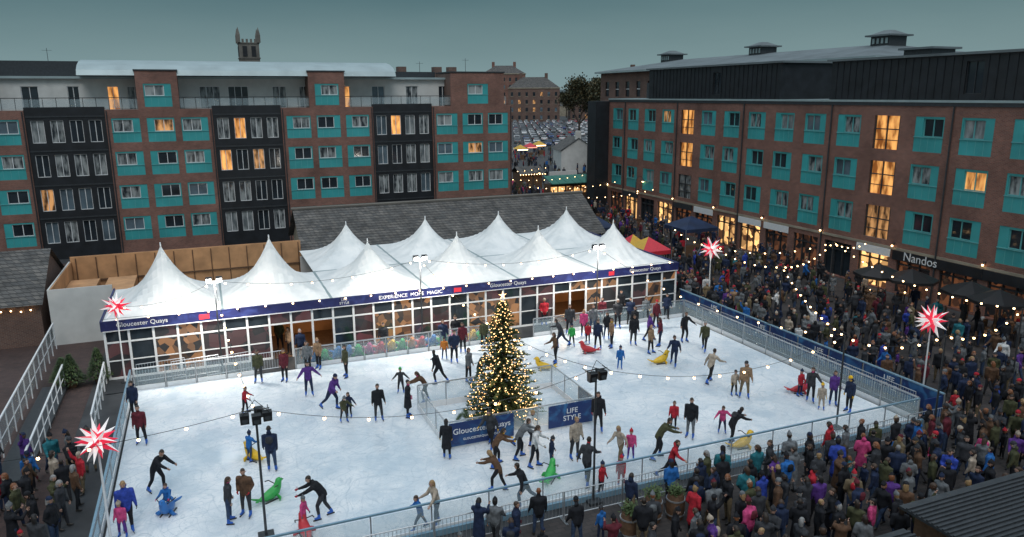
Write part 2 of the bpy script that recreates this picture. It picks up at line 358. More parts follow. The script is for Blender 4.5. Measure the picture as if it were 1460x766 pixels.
def finish_people():
    out=[]; bpy.context.view_layer.update(); dg=bpy.context.evaluated_depsgraph_get()
    for name,o,d in PENDING:
        me=bpy.data.meshes.new_from_object(o.evaluated_get(dg))
        nv=len(me.vertices); co=np.empty(nv*3); me.vertices.foreach_get('co',co); co=co.reshape(-1,3)
        nf=len(me.polygons); fc=np.empty(nf*3); me.polygons.foreach_get('center',fc); fc=fc.reshape(-1,3)
        best=np.full(nf,1e9); role=np.zeros(nf,int)
        RO={'coat':0,'leg':1,'skin':2,'hand':2,'hair':3,'shoe':4,'acc':5,'head':7}
        for p in d['parts']:
            if p[0]=='rings':
                rl=p[2]; c=np.array(p[3]); dist=np.linalg.norm(fc-c,axis=1)-(.088 if rl=='head' else .085)*d['hs']
                upd=dist<best; best[upd]=dist[upd]; role[upd]=RO[rl]; continue
            pts,rr,rl=p
            for i in range(len(pts)-1):
                a=np.array(pts[i]); c=np.array(pts[i+1]); ac=c-a; L2=max(ac@ac,1e-9); t=np.clip(((fc-a)@ac)/L2,0,1)
                r0=np.mean(rr[i]); r1=np.mean(rr[i+1])
                dist=np.linalg.norm(fc-(a+t[:,None]*ac),axis=1)-(r0+(r1-r0)*t)
                if rl=='coat': dist-=.012
                upd=dist<best; best[upd]=dist[upd]; role[upd]=RO[rl] if not (rl=='hand' and d['glove']) else 5
        hh=(fc-np.array(d['hc']))@np.array(d['hu']); ff=(fc-np.array(d['hc']))@np.array(d['hf'])
        isf=(ff>.012+np.clip(hh,0,1)*.3)&(hh<.055) if d['hair'] in('short','pony') else (ff>.03)&(hh<.05)
        h=role==7; role[h&isf]=2; role[h&~isf]=3
        if d['hat']: role[h&(hh>.035*d['hs'])]=5
        V=[tuple(x) for x in co]; Fs=[tuple(p.vertices) for p in me.polygons]
        ex=B(); A=[SHOE,CO['black'],SKIN[0],HAIR['brown'],SKATE,CO['red'],EYE]
        hc,hu,hf,hr,hs=d['hc'],d['hu'],d['hf'],d['hr'],d['hs']
        exroles=[]
        def mark(rl): 
            while len(exroles)<len(ex.f): exroles.append(rl)
        for sd in(-1,1): ex.ball(hc+(hu*.012+hf*.088+hr*sd*.03)*hs,.0095,EYE,5)
        mark(6)
        ex.chain([hc+(hu*.012+hf*.084)*hs,hc+(-hu*.018+hf*.104)*hs,hc+(-hu*.032+hf*.088)*hs],[.006,.013,.008],EYE,6)
        for sd in(-1,1): ex.chain([hc+(hu*.02-hf*.0+hr*sd*.072)*hs,hc+(-hu*.0-hf*.006+hr*sd*.086)*hs,hc+(-hu*.03+hr*sd*.07)*hs],[.008,.014,.007],EYE,6)
        mark(2)
        ex.chain([hc+(-hu*.055+hf*.079-hr*.02)*hs,hc+(-hu*.057+hf*.088)*hs,hc+(-hu*.055+hf*.079+hr*.02)*hs],[.004,.007,.004],EYE,5)
        mark(6)
        for wr,ha,fd,sd in d['hands']:
            a=(Vector((0,1,0))-fd*fd.y); a=a.normalized() if a.length>.1 else Vector((1,0,0)); n=fd.cross(a)*(-sd)
            for i,(off,ln) in enumerate(((-.026,.058),(-.009,.07),(.009,.074),(.026,.066))):
                q=ha+a*off-fd*.01; ex.chain([q,q+fd*ln*.5+n*.006,q+fd*ln*.85+n*.026,q+fd*ln*.8+n*.045],[.0105,.0095,.008,.006],EYE,5)
            q=wr+fd*.03+a*.032; ex.chain([q,q+fd*.03+a*.02,q+fd*.06+a*.022+n*.012],[.012,.011,.008],EYE,5)
        mark(5 if d['glove'] else 2)
        if d['skates']:
            for he,to,fn in d['feet']:
                dv=(to-he).normalized(); p=he+fn*.04-dv*.03; q=to+fn*.03+dv*.04
                sdv=dv.cross(fn).normalized()*.004
                ex.hexa([p-sdv,q-sdv,q+sdv,p+sdv,p-sdv+fn*.055,q-sdv+fn*.055,q+sdv+fn*.055,p+sdv+fn*.055],EYE)
            mark(6)
        n0=len(V); V+=ex.v; Fs+=[tuple(n0+i for i in f) for f in ex.f]
        allr=[int(r) for r in list(role)+exroles]
        V=[(x,y,z+d['lift']) for x,y,z in V]
        m2=bpy.data.meshes.new(name); m2.from_pydata(V,[],Fs)
        for a in A: m2.materials.append(a)
        m2.polygons.foreach_set('material_index',allr); m2.polygons.foreach_set('use_smooth',[True]*len(Fs)); m2.update()
        out.append(m2); bpy.data.meshes.remove(me)
    for n,o,d in PENDING:
        me=o.data; bpy.data.objects.remove(o); bpy.data.meshes.remove(me)
    return out
def dress(o,ms):
    for i,m in enumerate(ms):
        o.material_slots[i].link='OBJECT'; o.material_slots[i].material=m
ICEZ=.06
# (u,v,pose,heading(0 away,90 right,180 toward camera,270 left),coat,trousers,hair,kind,opts)
SK=[
(203,636,'stand',180,'maroon','black','dark','m',''),(225,704,'push',100,'black','black','dark','m',''),(240,727,'sit',180,'blue','jeans','brown','c','p'),
(184,760,'stand',150,'royal','black','blond','m',''),(176,768,'stand',180,'pink','purple','brown','c','h'),(350,592,'hold',90,'red','black','brown','c',''),
(357,660,'hold',20,'blue','jeans','dark','c','h'),(388,674,'stand',350,'navy','jeans','dark','m','o'),(328,747,'stand',60,'charcoal','jeans','brown','f','L'),
(353,737,'pockets',190,'brown','charcoal','brown','m',''),(462,742,'push',250,'black','charcoal','dark','m','o'),(434,758,'stand',100,'pink','pink','brown','c','h'),
(370,547,'stand',180,'olive','charcoal','dark','m',''),(407,546,'stand',200,'maroon','black','brown','f','L'),(441,566,'balance',170,'purple','navy','black','f',''),
(474,586,'glide',120,'purple','navy','brown','m','h'),(491,604,'hold',150,'olive','charcoal','dark','c','h'),(499,597,'balance',200,'navy','black','brown','c',''),
(494,540,'stand',230,'olive','black','dark','f','L'),(540,602,'stand',170,'black','charcoal','dark','m',''),(582,597,'pockets',90,'black','black','black','m','lc'),
(572,562,'balance',180,'charcoal','black','brown','c','g'),(607,577,'push',260,'brown','black','brown','f','L'),(626,550,'glide',300,'black','black','dark','m',''),
(648,519,'pockets',180,'navy','black','dark','m',''),(634,514,'stand',180,'orange','jeans','brown','c','h'),(668,546,'stand',120,'grey','black','brown','f','L'),(684,552,'glide',80,'black','navy','dark','m',''),
(637,656,'stand',0,'black','black','black','f','Llc'),(600,758,'stride',250,'blue','jeans','brown','c',''),(623,752,'hold',240,'beige','jeans','blond','f','L'),
(711,703,'push',300,'brown','black','blond','f','L'),(748,726,'glide',270,'black','jeans','dark','m',''),(740,657,'push',80,'grey','black','brown','m',''),(750,640,'glide',100,'white','charcoal','blond','f','P'),
(700,640,'stride',200,'charcoal','black','black','m',''),(706,668,'push',80,'brown','black','dark','f','L'),(762,668,'hold',100,'white','black','brown','f','L'),(786,668,'stand',90,'navy','jeans','dark','c','h'),
(820,656,'stand',150,'beige','charcoal','blond','m',''),(852,618,'stand',180,'black','black','dark','m',''),(836,692,'stride',20,'charcoal','black','dark','m',''),
(857,708,'stand',120,'red','black','brown','c','h'),(885,697,'stand',200,'red','red','dark','c','h'),(884,662,'stride',220,'beige','khaki','blond','f','L'),(899,657,'stand',180,'pink','purple','brown','c','hx'),
(938,657,'push',90,'olive','black','dark','m','o'),(956,687,'glide',110,'red','black','brown','f',''),(960,614,'stand',180,'red','black','brown','c','x'),(984,626,'stand',200,'black','grey','dark','m','o'),
(1029,619,'balance',180,'pink','navy','brown','c','x'),(1042,637,'push',60,'black','black','dark','m','o'),
(1061,569,'stand',200,'tan','khaki','brown','m','h'),(1046,566,'stand',150,'beige','black','dark','c',''),(1012,548,'glide',60,'beige','black','dark','m',''),
(927,506,'stand',120,'tan','black','blond','f','L'),(961,524,'stride',200,'navy','navy','dark','m',''),(884,528,'stand',180,'blue','blue','brown','c','h'),(903,494,'stand',180,'black','charcoal','brown','m',''),
(838,492,'stand',180,'red','black','dark','c','h'),(792,520,'hold',250,'brown','black','brown','f','L'),(776,466,'pockets',180,'red','black','brown','m','h'),
(1004,503,'walk',200,'olive','black','grey','m',''),(941,496,'stand',270,'maroon','navy','brown','f','L'),(1140,567,'stand',150,'red','navy','brown','c','h'),(1170,586,'stand',190,'beige','beige','blond','c','h'),
(1187,580,'stand',180,'purple','navy','brown','f','L'),(852,500,'stand',200,'navy','black','dark','m',''),(865,486,'pockets',180,'black','jeans','brown','f','L'),(815,496,'stand',170,'green','black','dark','c','h'),
(832,482,'stand',180,'pink','black','blond','f','L'),(880,470,'pockets',180,'charcoal','black','grey','m',''),(905,478,'stand',220,'black','black','brown','f','L'),(935,470,'stand',160,'maroon','black','brown','m','h'),
(800,498,'glide',270,'charcoal','navy','dark','m',''),(975,490,'balance',150,'black','black','brown','m',''),(440,533,'stand',180,'grey','black','dark','m',''),(660,505,'stand',180,'maroon','black','dark','f','L'),
(1210,590,'stand',250,'navy','black','dark','m','h'),(1155,575,'hold',200,'charcoal','black','brown','f','L'),(193,596,'stand',180,'navy','black','dark','m','w'),(925,488,'walk',90,'purple','black','blond','f','L'),
(400,498,'pockets',190,'olive','black','brown','m','w'),(414,505,'stand',200,'tan','black','brown','f','wL'),(430,512,'stand',170,'navy','black','grey','m','w'),(368,505,'stand',150,'charcoal','black','dark','m','w'),
(650,492,'pockets',180,'black','black','dark','m','w'),(632,497,'stand',180,'navy','jeans','brown','f','wL'),(778,455,'stand',180,'black','black','dark','m','w'),(858,462,'stand',180,'maroon','black','dark','f','wL'),(898,462,'pockets',180,'navy','black','dark','m','w'),(920,458,'stand',180,'grey','black','brown','f','w'),
(455,528,'stand',200,'tan','black','blond','f','L'),(548,505,'stand',180,'charcoal','black','dark','m',''),(690,498,'stand',170,'olive','black','brown','f','L'),(812,478,'stand',190,'charcoal','black','dark','m',''),(845,476,'stand',160,'grey','jeans','brown','m',''),(872,498,'stand',250,'tan','black','brown','f','L'),(848,448,'stand',180,'black','black','dark','m','w'),(950,455,'stand',180,'navy','black','dark','m','w'),(885,450,'stand',180,'black','black','brown','f','wL'),
]
sk_idx=[]
for s in SK:
    u,v,pose,hd,co,tr,ha,kind,op=s
    hair='short' if kind=='m' else ('long' if 'L' in op else ('pony' if (kind=='f' or 'x' in op) else 'short'))
    sk_idx.append(queue_person("ice_skater",pose=pose,rng=R,long_coat='lc' in op,hair=hair,hat=('pom' if 'h' in op and kind!='m' else ('beanie' if ('h' in op or 'g' in op) else None)),
        skates='w' not in op,pack=('o' in op and R.random()<.3),child=kind=='c',female=kind=='f',hood=R.random()<.4,bulk=R.uniform(1.0,1.16)))
cr_defs=[]
for i in range(22):
    pose=['stand','pockets','phone','fold','stand','pockets','walk','stand','pockets','phone','walk','fold','pockets','stand','wave','stand','walk','pockets','stand','walk','stand','stand'][i]
    child=i>=19; fem=i%2==1
    cr_defs.append(queue_person("spectator",vox=.03,pose=pose,rng=R,long_coat=i in(2,5,9,12),hair=['short','long'][fem] if i%5 else 'bob',hat=[None,None,'pom','beanie'][R.randrange(4)],
       skates=False,pack=i in(3,8),child=child,female=fem,hood=i%3==0,bulk=R.uniform(1.02,1.2)))
ME=finish_people()
def scl(kind): return R.uniform(.96,1.04)*(1.0 if kind=='m' else (.95 if kind=='f' else .70))
for s,i in zip(SK,sk_idx):
    u,v,pose,hd,co,tr,ha,kind,op=s; me=ME[i]
    acc=CO[R.choice(['red','grey','grey','navy','pink','yellow','black','charcoal','beige','navy'])] if 'g' not in op else CO['green']
    ms=[CO[co],CO[tr],R.choice([SKIN[0],SKIN[0],SKIN[0],SKIN[1]]),HAIR[ha],SKATE if 'w' not in op else SHOE,acc,EYE]
    for k,m in enumerate(ms): me.materials[k]=m
    z=ICEZ; p=survey(u,v-2,z)
    if 'w' in op: p=survey(u,v,.05)
    inst("ice_skater" if 'w' not in op else "rink_visitor",me,p,rad(YAW-hd+R.uniform(-10,10)),scl(kind))
coatw=['black']*15+['charcoal']*9+['navy']*10+['grey']*4+['brown']*4+['olive']*4+['khaki','tan','beige','maroon','maroon','red','pink','purple','teal','white','royal','grey','blue','red']
def spectator(p,hd,child=False,name="spectator"):
    i=R.choice([19,20,21]) if child else R.choice([0,1,2,3,4,5,6,7,8,9,10,11,12,13,15,16,17,18,0,1,4,5,7,8,12,13,14])
    o=inst(name,ME[cr_defs[i]],p,hd,R.uniform(.92,1.05)*(.66 if child else 1))
    dress(o,[CO[R.choice(coatw if not child else ['red','pink','blue','navy','purple','teal','charcoal','black','navy'])],CO[R.choice(['black','black','charcoal','jeans','jeans','navy','khaki'])],R.choice([SKIN[0],SKIN[0],SKIN[1],SKIN[0],SKIN[2]]),
        HAIR[R.choice(['brown','dark','black','blond','grey','dark','ginger','dark','brown'])],SHOE,CO[R.choice(['grey','red','navy','black','black','charcoal','charcoal','beige','black','navy','maroon'])],EYE])
occ={}
def free(x,y,d):
    k=(int(x//1),int(y//1))
    for a in(-1,0,1):
        for b in(-1,0,1):
            for q in occ.get((k[0]+a,k[1]+b),()):
                if (q[0]-x)**2+(q[1]-y)**2<d*d: return False
    return True
def put(x,y,d,hd,child=False):
    if not free(x,y,d): return False
    occ.setdefault((int(x//1),int(y//1)),[]).append((x,y)); spectator((x,y,.008),hd,child); return True
def face(x,y,tx,ty): return math.atan2(ty-y,tx-x)-math.pi/2
def scatter(n,x0,x1,y0,y1,d,target=None,jit=.6,ok=None,tf=None):
    k=0;t=0
    while k<n and t<n*20:
        t+=1; x=R.uniform(x0,x1); y=R.uniform(y0,y1)
        if tf: x,y=tf(x,y)
        if ok and not ok(x,y): continue
        hd=(face(x,y,*target)+R.gauss(0,jit)) if target and R.random()<.75 else R.uniform(0,6.28)
        if put(x,y,d,hd,R.random()<.12): k+=1
scatter(62,14,28.0,17.6,19.9,.5,(16,32),.5)            # along the front barrier
scatter(95,10,29.5,14.4,18.5,.55,(16,32),.9,lambda x,y: x>17+(19-y)*-1.2 or R.random()<.2)
scatter(9,5,14,16.5,19.8,.8,(14,30))
scatter(75,29.6,31.6,17,44,.5,(18,30),.5)
scatter(260,30,42.5,15,48,.6,(20,32),1.2,lambda x,y: not(38<x<43 and y<37 and R.random()<.5))
scatter(120,30.5,43.5,46,66,.6,None)
scatter(240,33,43.8,60,112,.6,None)
scatter(150,112,200,-1,16,.8,None,tf=street)
scatter(60,-11.5,-4.9,23.5,31.5,.55,(4,28),.7)
for (u,v) in ((676,764),(706,770),(768,757),(855,768),(985,728)):
    q=survey(u,v+6); put(q.x,min(q.y,20.0),.3,rad(YAW)+R.uniform(-.4,.4))

# ------------------------------------------------------------------ GROUND
def sheet(name,x0,x1,y0,y1,z,m):
    b=B(); b.poly([(x0,y0,z),(x1,y0,z),(x1,y1,z),(x0,y1,z)],m); return b.make(name)
sheet("ground",-2500,2500,-1500,3500,0,ASPH)
sheet("plaza_paving",27.9,44.6,-20,112,.004,PAVE)
sheet("plaza_paving",-6,27.9,-20,20.6,.004,PAVE)
sheet("brick_pavement",-40,-6,0,73,.004,PAVER)
b=B(); b.box(-4,27.6,21.4,38.6,.01,ICEZ,ICE); b.make("ice_rink")
b=B(); b.box(-5.3,28.5,38.72,40.6,.008,.05,DGREY); b.make("rink_deck")
b=B()
for row in range(8):
    for i in range(16):
        f=214+row*24; r_=-14+i*2.8
        P4_=[street(f-2.4,r_),street(f-2.4,r_+.12),street(f+2.4,r_+.12),street(f+2.4,r_)]
        b.poly([(p[0],p[1],.006) for p in P4_],WPAINT)
b.make("parking_markings")

# ------------------------------------------------------------------ BUILDINGS
def glasspick(lit=.08): 
    r=R.random()
    if r<lit: return GL_L if R.random()<.5 else GL_L2
    r=R.random()
    return GL_C if r<.38 else (GL_C2 if r<.5 else (GL_S if r<.68 else GL_D))
def facade(b,tf,s0,s1,z0,z1,rows,th,m):
    z=z0
    for zb,zt,ops in rows:
        if zb>z+1e-4: b.boxT(tf,s0,s1,-th,0,z,zb,m)
        c=s0
        for a,e in ops:
            if a>c+1e-4: b.boxT(tf,c,a,-th,0,zb,zt,m)
            c=e
        if s1>c+1e-4: b.boxT(tf,c,s1,-th,0,zb,zt,m)
        z=zt
    if z1>z+1e-4: b.boxT(tf,s0,s1,-th,0,z,z1,m)
def teal_unit(b,g,tf,a,e,zb,zt,side=0,lit=.06,fr=None,share=.46,strip=.26):
    fr=fr or WPAINT; fw=.055; gm=glasspick(lit); h=zt-zb; pz=zb+h*share
    b.boxT(tf,a,e,-.1,-.02,zb,pz,TEAL); b.boxT(tf,a-.02,e+.02,-.02,.04,pz-.02,pz+.03,TEALF)
    for k in range(1,4): x=a+(e-a)*k/4; b.boxT(tf,x-.012,x+.012,-.02,-.008,zb+.04,pz-.03,TEALF)
    b.boxT(tf,a,e,-.12,-.03,zt-.12,zt,TEAL)
    w=(e-a)*strip
    if side: l,r=a+w,e-.1
    else: l,r=a+.1,e-w
    b.boxT(tf,a,l,-.12,-.03,pz,zt-.12,TEAL); b.boxT(tf,r,e,-.12,-.03,pz,zt-.12,TEAL)
    g.boxT(tf,l,r,-.2,-.17,pz-.02,zt-.1,gm)
    m=(l+r)/2
    for x in(l+fw/2,m,r-fw/2): b.boxT(tf,x-fw/2,x+fw/2,-.165,-.1,pz+.03,zt-.12,fr)
    b.boxT(tf,l+fw,r-fw,-.163,-.105,zt-.12-fw,zt-.12,fr); b.boxT(tf,l+fw,r-fw,-.163,-.105,pz+.03,pz+.03+fw,fr)
def slim_unit(b,g,tf,a,e,zb,zt,lit=.06,frame=WPAINT,n=2):
    g.boxT(tf,a,e,-.2,-.17,zb,zt,glasspick(lit)); fw=.05
    for i in range(n+1):
        x=a+(e-a)*i/n; x=min(max(x,a+fw/2),e-fw/2); b.boxT(tf,x-fw/2,x+fw/2,-.165,-.1,zb,zt,frame)
    b.boxT(tf,a+fw,e-fw,-.163,-.105,zt-fw,zt,frame); b.boxT(tf,a+fw,e-fw,-.163,-.105,zb,zb+fw,frame)

# --- apartment block on the far side
G=group("apartment_block")
YF=75.0; tfL=lambda s,d,z:(s,YF-d,z)
bw,bg,bt=B(),B(),B()
rowz=[2.4,5.25,8.2,11.1]
x=30.8; k=0
bw.box(-45,30.4,YF+.5,YF+14,0,12.5,BRICK2); bw.box(-45.2,30.8,YF+.3,YF+14.2,12.5,12.7,DGREY)
while x>-45:
    a=x-8.7
    cs=[a+1.55,a+4.35,a+7.15]
    rows=[(z-1.05,z+1.05,[(c-1.12,c+1.12) for c in cs]) for z in rowz]
    facade(bw,tfL,a,x,0,12.9,rows,.3,BRICK)
    for z in rowz:
        for i,c in enumerate(cs): teal_unit(bt,bg,tfL,c-1.12,c+1.12,z-1.05,z+1.05,(i+k)%2,lit=.14,share=.42)
    c=cs[1] if k else cs[1]+.6; w=1.7 if k else 2.9
    facade(bw,tfL,c-w,c+w,12.9,16.2,[(13.1,15.1,[(c-1.12,c+1.12)])],.3,BRICK); bw.box(c-w,c+w,YF+.3,YF+5,12.9,16.15,BRICK2)
    teal_unit(bt,bg,tfL,c-1.12,c+1.12,13.1,15.1,k%2); bw.box(c-w-.08,c+w+.08,YF-.08,YF+5,16.2,16.32,DGREY)
    e=a; a2=a-6.05; tfB=lambda s,d,z:(s,YF+.12-d,z)
    rows=[]
    gs=[a2+.85+i*1.45 for i in range(4)]
    for z in rowz: rows.append((z-.95,z+.95,[(q-.5,q+.5) for q in gs]))
    facade(bw,tfB,a2,e,0,13.15,rows,.3,BLACKC)
    for z in rowz:
        lit=.75 if (k==1 and abs(z-8.2)<.1) else .1
        for q in gs: slim_unit(bt,bg,tfB,q-.5,q+.5,z-.95,z+.95,lit)
        bw.boxT(tfB,a2+.05,e-.05,0,.06,z+1.2,z+1.32,DGREY)
    bt.tube((a+.12,YF-.07,0),(a+.12,YF-.07,12.8),.05,.05,DGREY,6); bt.tube((x-.12,YF-.07,0),(x-.12,YF-.07,12.8),.05,.05,DGREY,6)
    x=a2; k+=1
tfP=lambda s,d,z:(s,YF+2.2-d,z)
ops=[];s=-44
while s<29:
    w=R.choice([.9,1.3,1.8]); ops.append((s,s+w)); s+=w+R.choice([.7,1.2,2.2])
facade(bw,tfP,-45,30.3,12.7,15.55,[(12.85,14.9,ops)],.3,WHITE)
for a,e in ops: slim_unit(bt,bg,tfP,a,e,12.85,14.9,.1,n=2 if e-a<1.5 else 3)
bw.box(-45,30.2,YF+2.55,YF+13,12.7,15.5,WHITE); bw.box(-45.3,30.5,YF+1.8,YF+13.4,15.55,15.75,LGREY)
for i in range(76):
    xx=-45+i; bt.tube((xx,YF+.3,12.9),(xx,YF+.3,13.9),.025,.025,DGREY,5)
bt.box(-45,30.3,YF+.27,YF+.33,13.88,13.94,DGREY); bt.box(-45,30.3,YF+.29,YF+.31,13.0,13.8,ACR)
rg=[]
for xx in(-9.2,18.5):
    rg.append([(xx,YF+6+6*math.cos(math.pi*i/10)*-1,15.8+1.5*math.sin(math.pi*i/10)) for i in range(11)])
bw.loft(rg,LGREY)
for i in range(24): bt.box(-9+i*1.17,-8.93+i*1.17,YF+.6,YF+1.2,15.8,16.35,WPAINT)
bw.box(-21,-9.4,YF+4,YF+12,15.75,17.1,DGREY); bw.box(18.8,24,YF+5,YF+9,15.75,16.4,DGREY)
for q in (20.5,24.5,26.2,-26,-30): bw.box(q,q+.9,YF+7,YF+8,15.75,17.0,BRICK2)
for q,h_ in ((22.6,1.8),(27.8,2.2),(-16,3.0),(-12,2.6)): bt.tube((q,YF+6,15.7),(q,YF+6,15.7+h_),.03,.02,DGREY,5); bt.tube((q-.4,YF+6,15.5+h_),(q+.4,YF+6,15.5+h_),.015,.015,DGREY,4)
bw.make("walls",G); bg.make("glazing",G); bt.make("window_frames",G)

# --- right-hand block facing the plaza
G=group("quayside_apartment_building")
XF=45.0; tfR=lambda s,d,z:(XF-d,s,z)
bw,bg,bt=B(),B(),B()
ys=[77.2-3.4*i for i in range(23)]
ys.reverse()
rowz=[4.85,8.05,11.25]
HW=1.1; HH=1.17
ops=[(y-HW,y+HW) for y in ys]
gops=[(y-1.35,y+1.35) for y in ys]
facade(bw,tfR,0,79.2,0,13.35,[(.12,2.75,gops)]+[(z-HH,z+HH,ops) for z in rowz],.35,BRICK)
bw.box(XF+.4,XF+16,0,79.2,0,13.1,BRICK2); bw.box(XF-.1,XF+16,0,79.3,13.35,13.5,LGREY)
bw.boxT(tfR,0,79.2,0,.06,3.12,3.3,STONE); bw.boxT(tfR,0,79.2,0,.06,13.1,13.34,DGREY)
for i,y in enumerate(ys):
    j=len(ys)-1-i
    for r,z in enumerate(rowz):
        if j in(4,11) :
            bg.boxT(tfR,y-HW,y+HW,-.2,-.17,z-HH,z+HH,GL_L if r>0 else (GL_L2 if j==11 else GL_C))
            for t in(-1.05,-.02,1.0): bt.boxT(tfR,y+t,y+t+.06,-.165,-.05,z-HH,z+HH,DGREY)
            bt.boxT(tfR,y-HW,y+HW,-.163,-.055,z+.2,z+.27,DGREY); bt.boxT(tfR,y-HW,y+HW,-.163,-.055,z-.55,z-.5,DGREY)
        else: teal_unit(bt,bg,tfR,y-HW,y+HW,z-HH,z+HH,(i+r)%2,.1,fr=TEALF,share=.42,strip=.28)
    sm=R.choice([SHOP,SHOP,SHOPD,SHOPD,GL_D])
    if 24<y<38: sm=SHOPD
    bg.boxT(tfR,y-1.35,y+1.35,-.3,-.27,.12,2.75,sm)
    for t in(-1.35,-.45,.4,1.27): bt.boxT(tfR,y+t,y+t+.08,-.26,-.12,.12,2.75,DGREY)
    bt.boxT(tfR,y-1.27,y+1.27,-.258,-.125,2.1,2.2,DGREY)
    if 24<y<39: bt.boxT(tfR,y-1.69,y+1.69,.06,.12,2.45,3.1,BLACKC)
    elif R.random()<.6: bt.boxT(tfR,y-1.5,y+1.5,.06,.12,2.55,3.1,R.choice([DGREY,NAVY,WPAINT,BLACKC,SHOP]))
    if i%2==0:
        bt.boxT(tfR,y+1.62,y+1.78,0,.12,3.45,3.62,DGREY); bt.ball((XF-.2,y+1.7,3.4),.07,BULB,4)
for y in [ys[i]+1.7 for i in range(0,23,3)]: bt.tube((XF-.08,y,0),(XF-.08,y,13.1),.06,.06,DGREY,6)
for (a,e,zt_) in ((50.8,70.9,16.45),(-2,45.4,16.3)):
    n=int((e-a)/3.4); op=[(a+1.1+i*3.4,a+2.3+i*3.4) for i in range(n) if i%4==2]
    tfp=lambda s,d,z:(XF+.05-d,s,z)
    facade(bw,tfp,a,e,13.5,zt_,[(13.9,15.9,op)],.3,BLACKC); bw.box(XF+.36,XF+11,a,e,13.5,zt_-.05,BLACKC)
    for q in op: slim_unit(bt,bg,tfp,q[0],q[1],13.9,15.9,.1,DGREY)
    for i in range(int((e-a)/.6)): bt.boxT(tfp,a+i*.6,a+i*.6+.06,.0,.04,13.52,zt_-.05,BLACKC) if not any(q[0]-.1<a+i*.6<q[1]+.05 for q in op) else None
    bw.box(XF-.2,XF+11.5,a-.3,e+.3,zt_,zt_+.16,ROOFM)
bw.box(43.2,45.0,79.2,81.2,0,13.2,BLACKC); bw.box(45.0,61,79.2,81.2,0,13.2,BRICK2)
bw.box(XF+3,XF+6,74,76,13.5,15.2,DGREY)
for (yy,xx) in((42,6),(30,7)):
    bw.box(XF+xx-1.2,XF+xx+1.2,yy-1.2,yy+1.2,16.46,17.1,DGREY); bw.box(XF+xx-1.5,XF+xx+1.5,yy-1.5,yy+1.5,17.1,17.25,ROOFM)
bw.make("walls",G); bg.make("glazing",G); bt.make("window_frames",G)
text("Nandos",.85,(XF-.15,35.8,2.8),WPAINT,G,rot=(math.pi/2,0,-math.pi/2),name="restaurant_sign")

# --- warehouse with roof ventilators behind it
G=group("brick_warehouse")
bw=B(); bg=B()
tfW=lambda s,d,z:(63-d,s,z)
ops=[(float(y),float(y)+1.2) for y in np.arange(60,112,3.2)]
facade(bw,tfW,58,114,0,17.3,[(13.6,15.9,ops)],.3,BRICK2); bw.box(63.4,84,58,114,0,17.1,BRICK2)
for a,e in ops: bg.boxT(tfW,a,e,-.2,-.17,13.6,15.9,GL_D); bg.boxT(tfW,a,e,-.16,-.1,14.7,14.8,WPAINT)
z1=19.4; ya,yb=57.2,114.8
c=[(62.2,ya),(85,ya),(85,yb),(62.2,yb)]
r1,r2=(73.5,66,z1),(73.5,106,z1)
bw.box(62.2,85,ya,yb,17.3,17.55,LGREY)
A_,B_,C_,D_=[(p[0],p[1],17.56) for p in c]
bw.poly([A_,B_,r1],ROOFM); bw.poly([B_,C_,r2,r1],ROOFM); bw.poly([C_,D_,r2],ROOFM); bw.poly([D_,A_,r1,r2],ROOFM)
for yy in(66,87,109):
    bw.box(72.2,74.8,yy-1.3,yy+1.3,18.3,20.2,DGREY); bw.box(71.7,75.3,yy-1.75,yy+1.75,20.2,20.38,ROOFM)
    for kk in range(4): bw.box(72.12,72.19,yy-1.1+kk*.6,yy-.8+kk*.6,19.4,20.0,LGREY)
    bw.loft([[(72,yy-1.4,20.38),(75,yy-1.4,20.38),(75,yy+1.4,20.38),(72,yy+1.4,20.38)],[(73.1,yy-.4,20.9),(73.9,yy-.4,20.9),(73.9,yy+.4,20.9),(73.1,yy+.4,20.9)]],ROOFM)
bw.make("walls",G); bg.make("glazing",G)

# --- slate-roofed stone barn
G=group("stone_barn"); bw=B()
bw.box(6.6,31,55.9,64.5,0,2.6,STONE)
nx=24
for (ya,za,yb,zb) in((55.4,2.45,60.2,5.35),(65,2.45,60.2,5.35)):
    for i in range(nx):
        for jn in range(5):
            def pt(ii,jj):
                t=jj/5; xx=6.2+ii*(25.3/nx); return (xx,ya+(yb-ya)*t,za+(zb-za)*t+.05*math.sin(ii*1.3+jj*2.1)*(1 if 0<jj<5 else .3))
            bw.poly([pt(i,jn),pt(i+1,jn),pt(i+1,jn+1),pt(i,jn+1)],SLATE)
for xx in(6.6,31): bw.poly([(xx,55.9,2.6),(xx,64.5,2.6),(xx,60.2,5.2)],STONE)
bw.tube((6.1,60.2,5.4),(31.6,60.2,5.4),.12,.12,TSTONE,6)
bw.make("roof_and_walls",G)
# --- low brick outbuilding at left
G=group("brick_outbuilding"); bw=B(); bl=B()
bw.box(-30,-9.3,48.6,57,0,2.6,BRICK2)
bw.poly([(-30.3,48.2,2.5),(-9.1,48.2,2.5),(-9.1,52.9,4.9),(-30.3,52.9,4.9)],SLATE); bw.poly([(-30.3,57.4,2.5),(-9.1,57.4,2.5),(-9.1,52.9,4.9),(-30.3,52.9,4.9)],SLATE)
bw.poly([(-9.3,48.6,2.6),(-9.3,57,2.6),(-9.3,52.9,4.8)],BRICK2)
bw.box(-13.2,-12.1,48.5,48.62,.05,2.1,DWOOD)
bw.make("walls_and_roof",G)
for i in range(14):
    bl.ball((-16+i*.48,48.45,2.25-.12*math.sin(i*.9)**2),.045,BULB,4)
bl.make("eaves_lights",G)

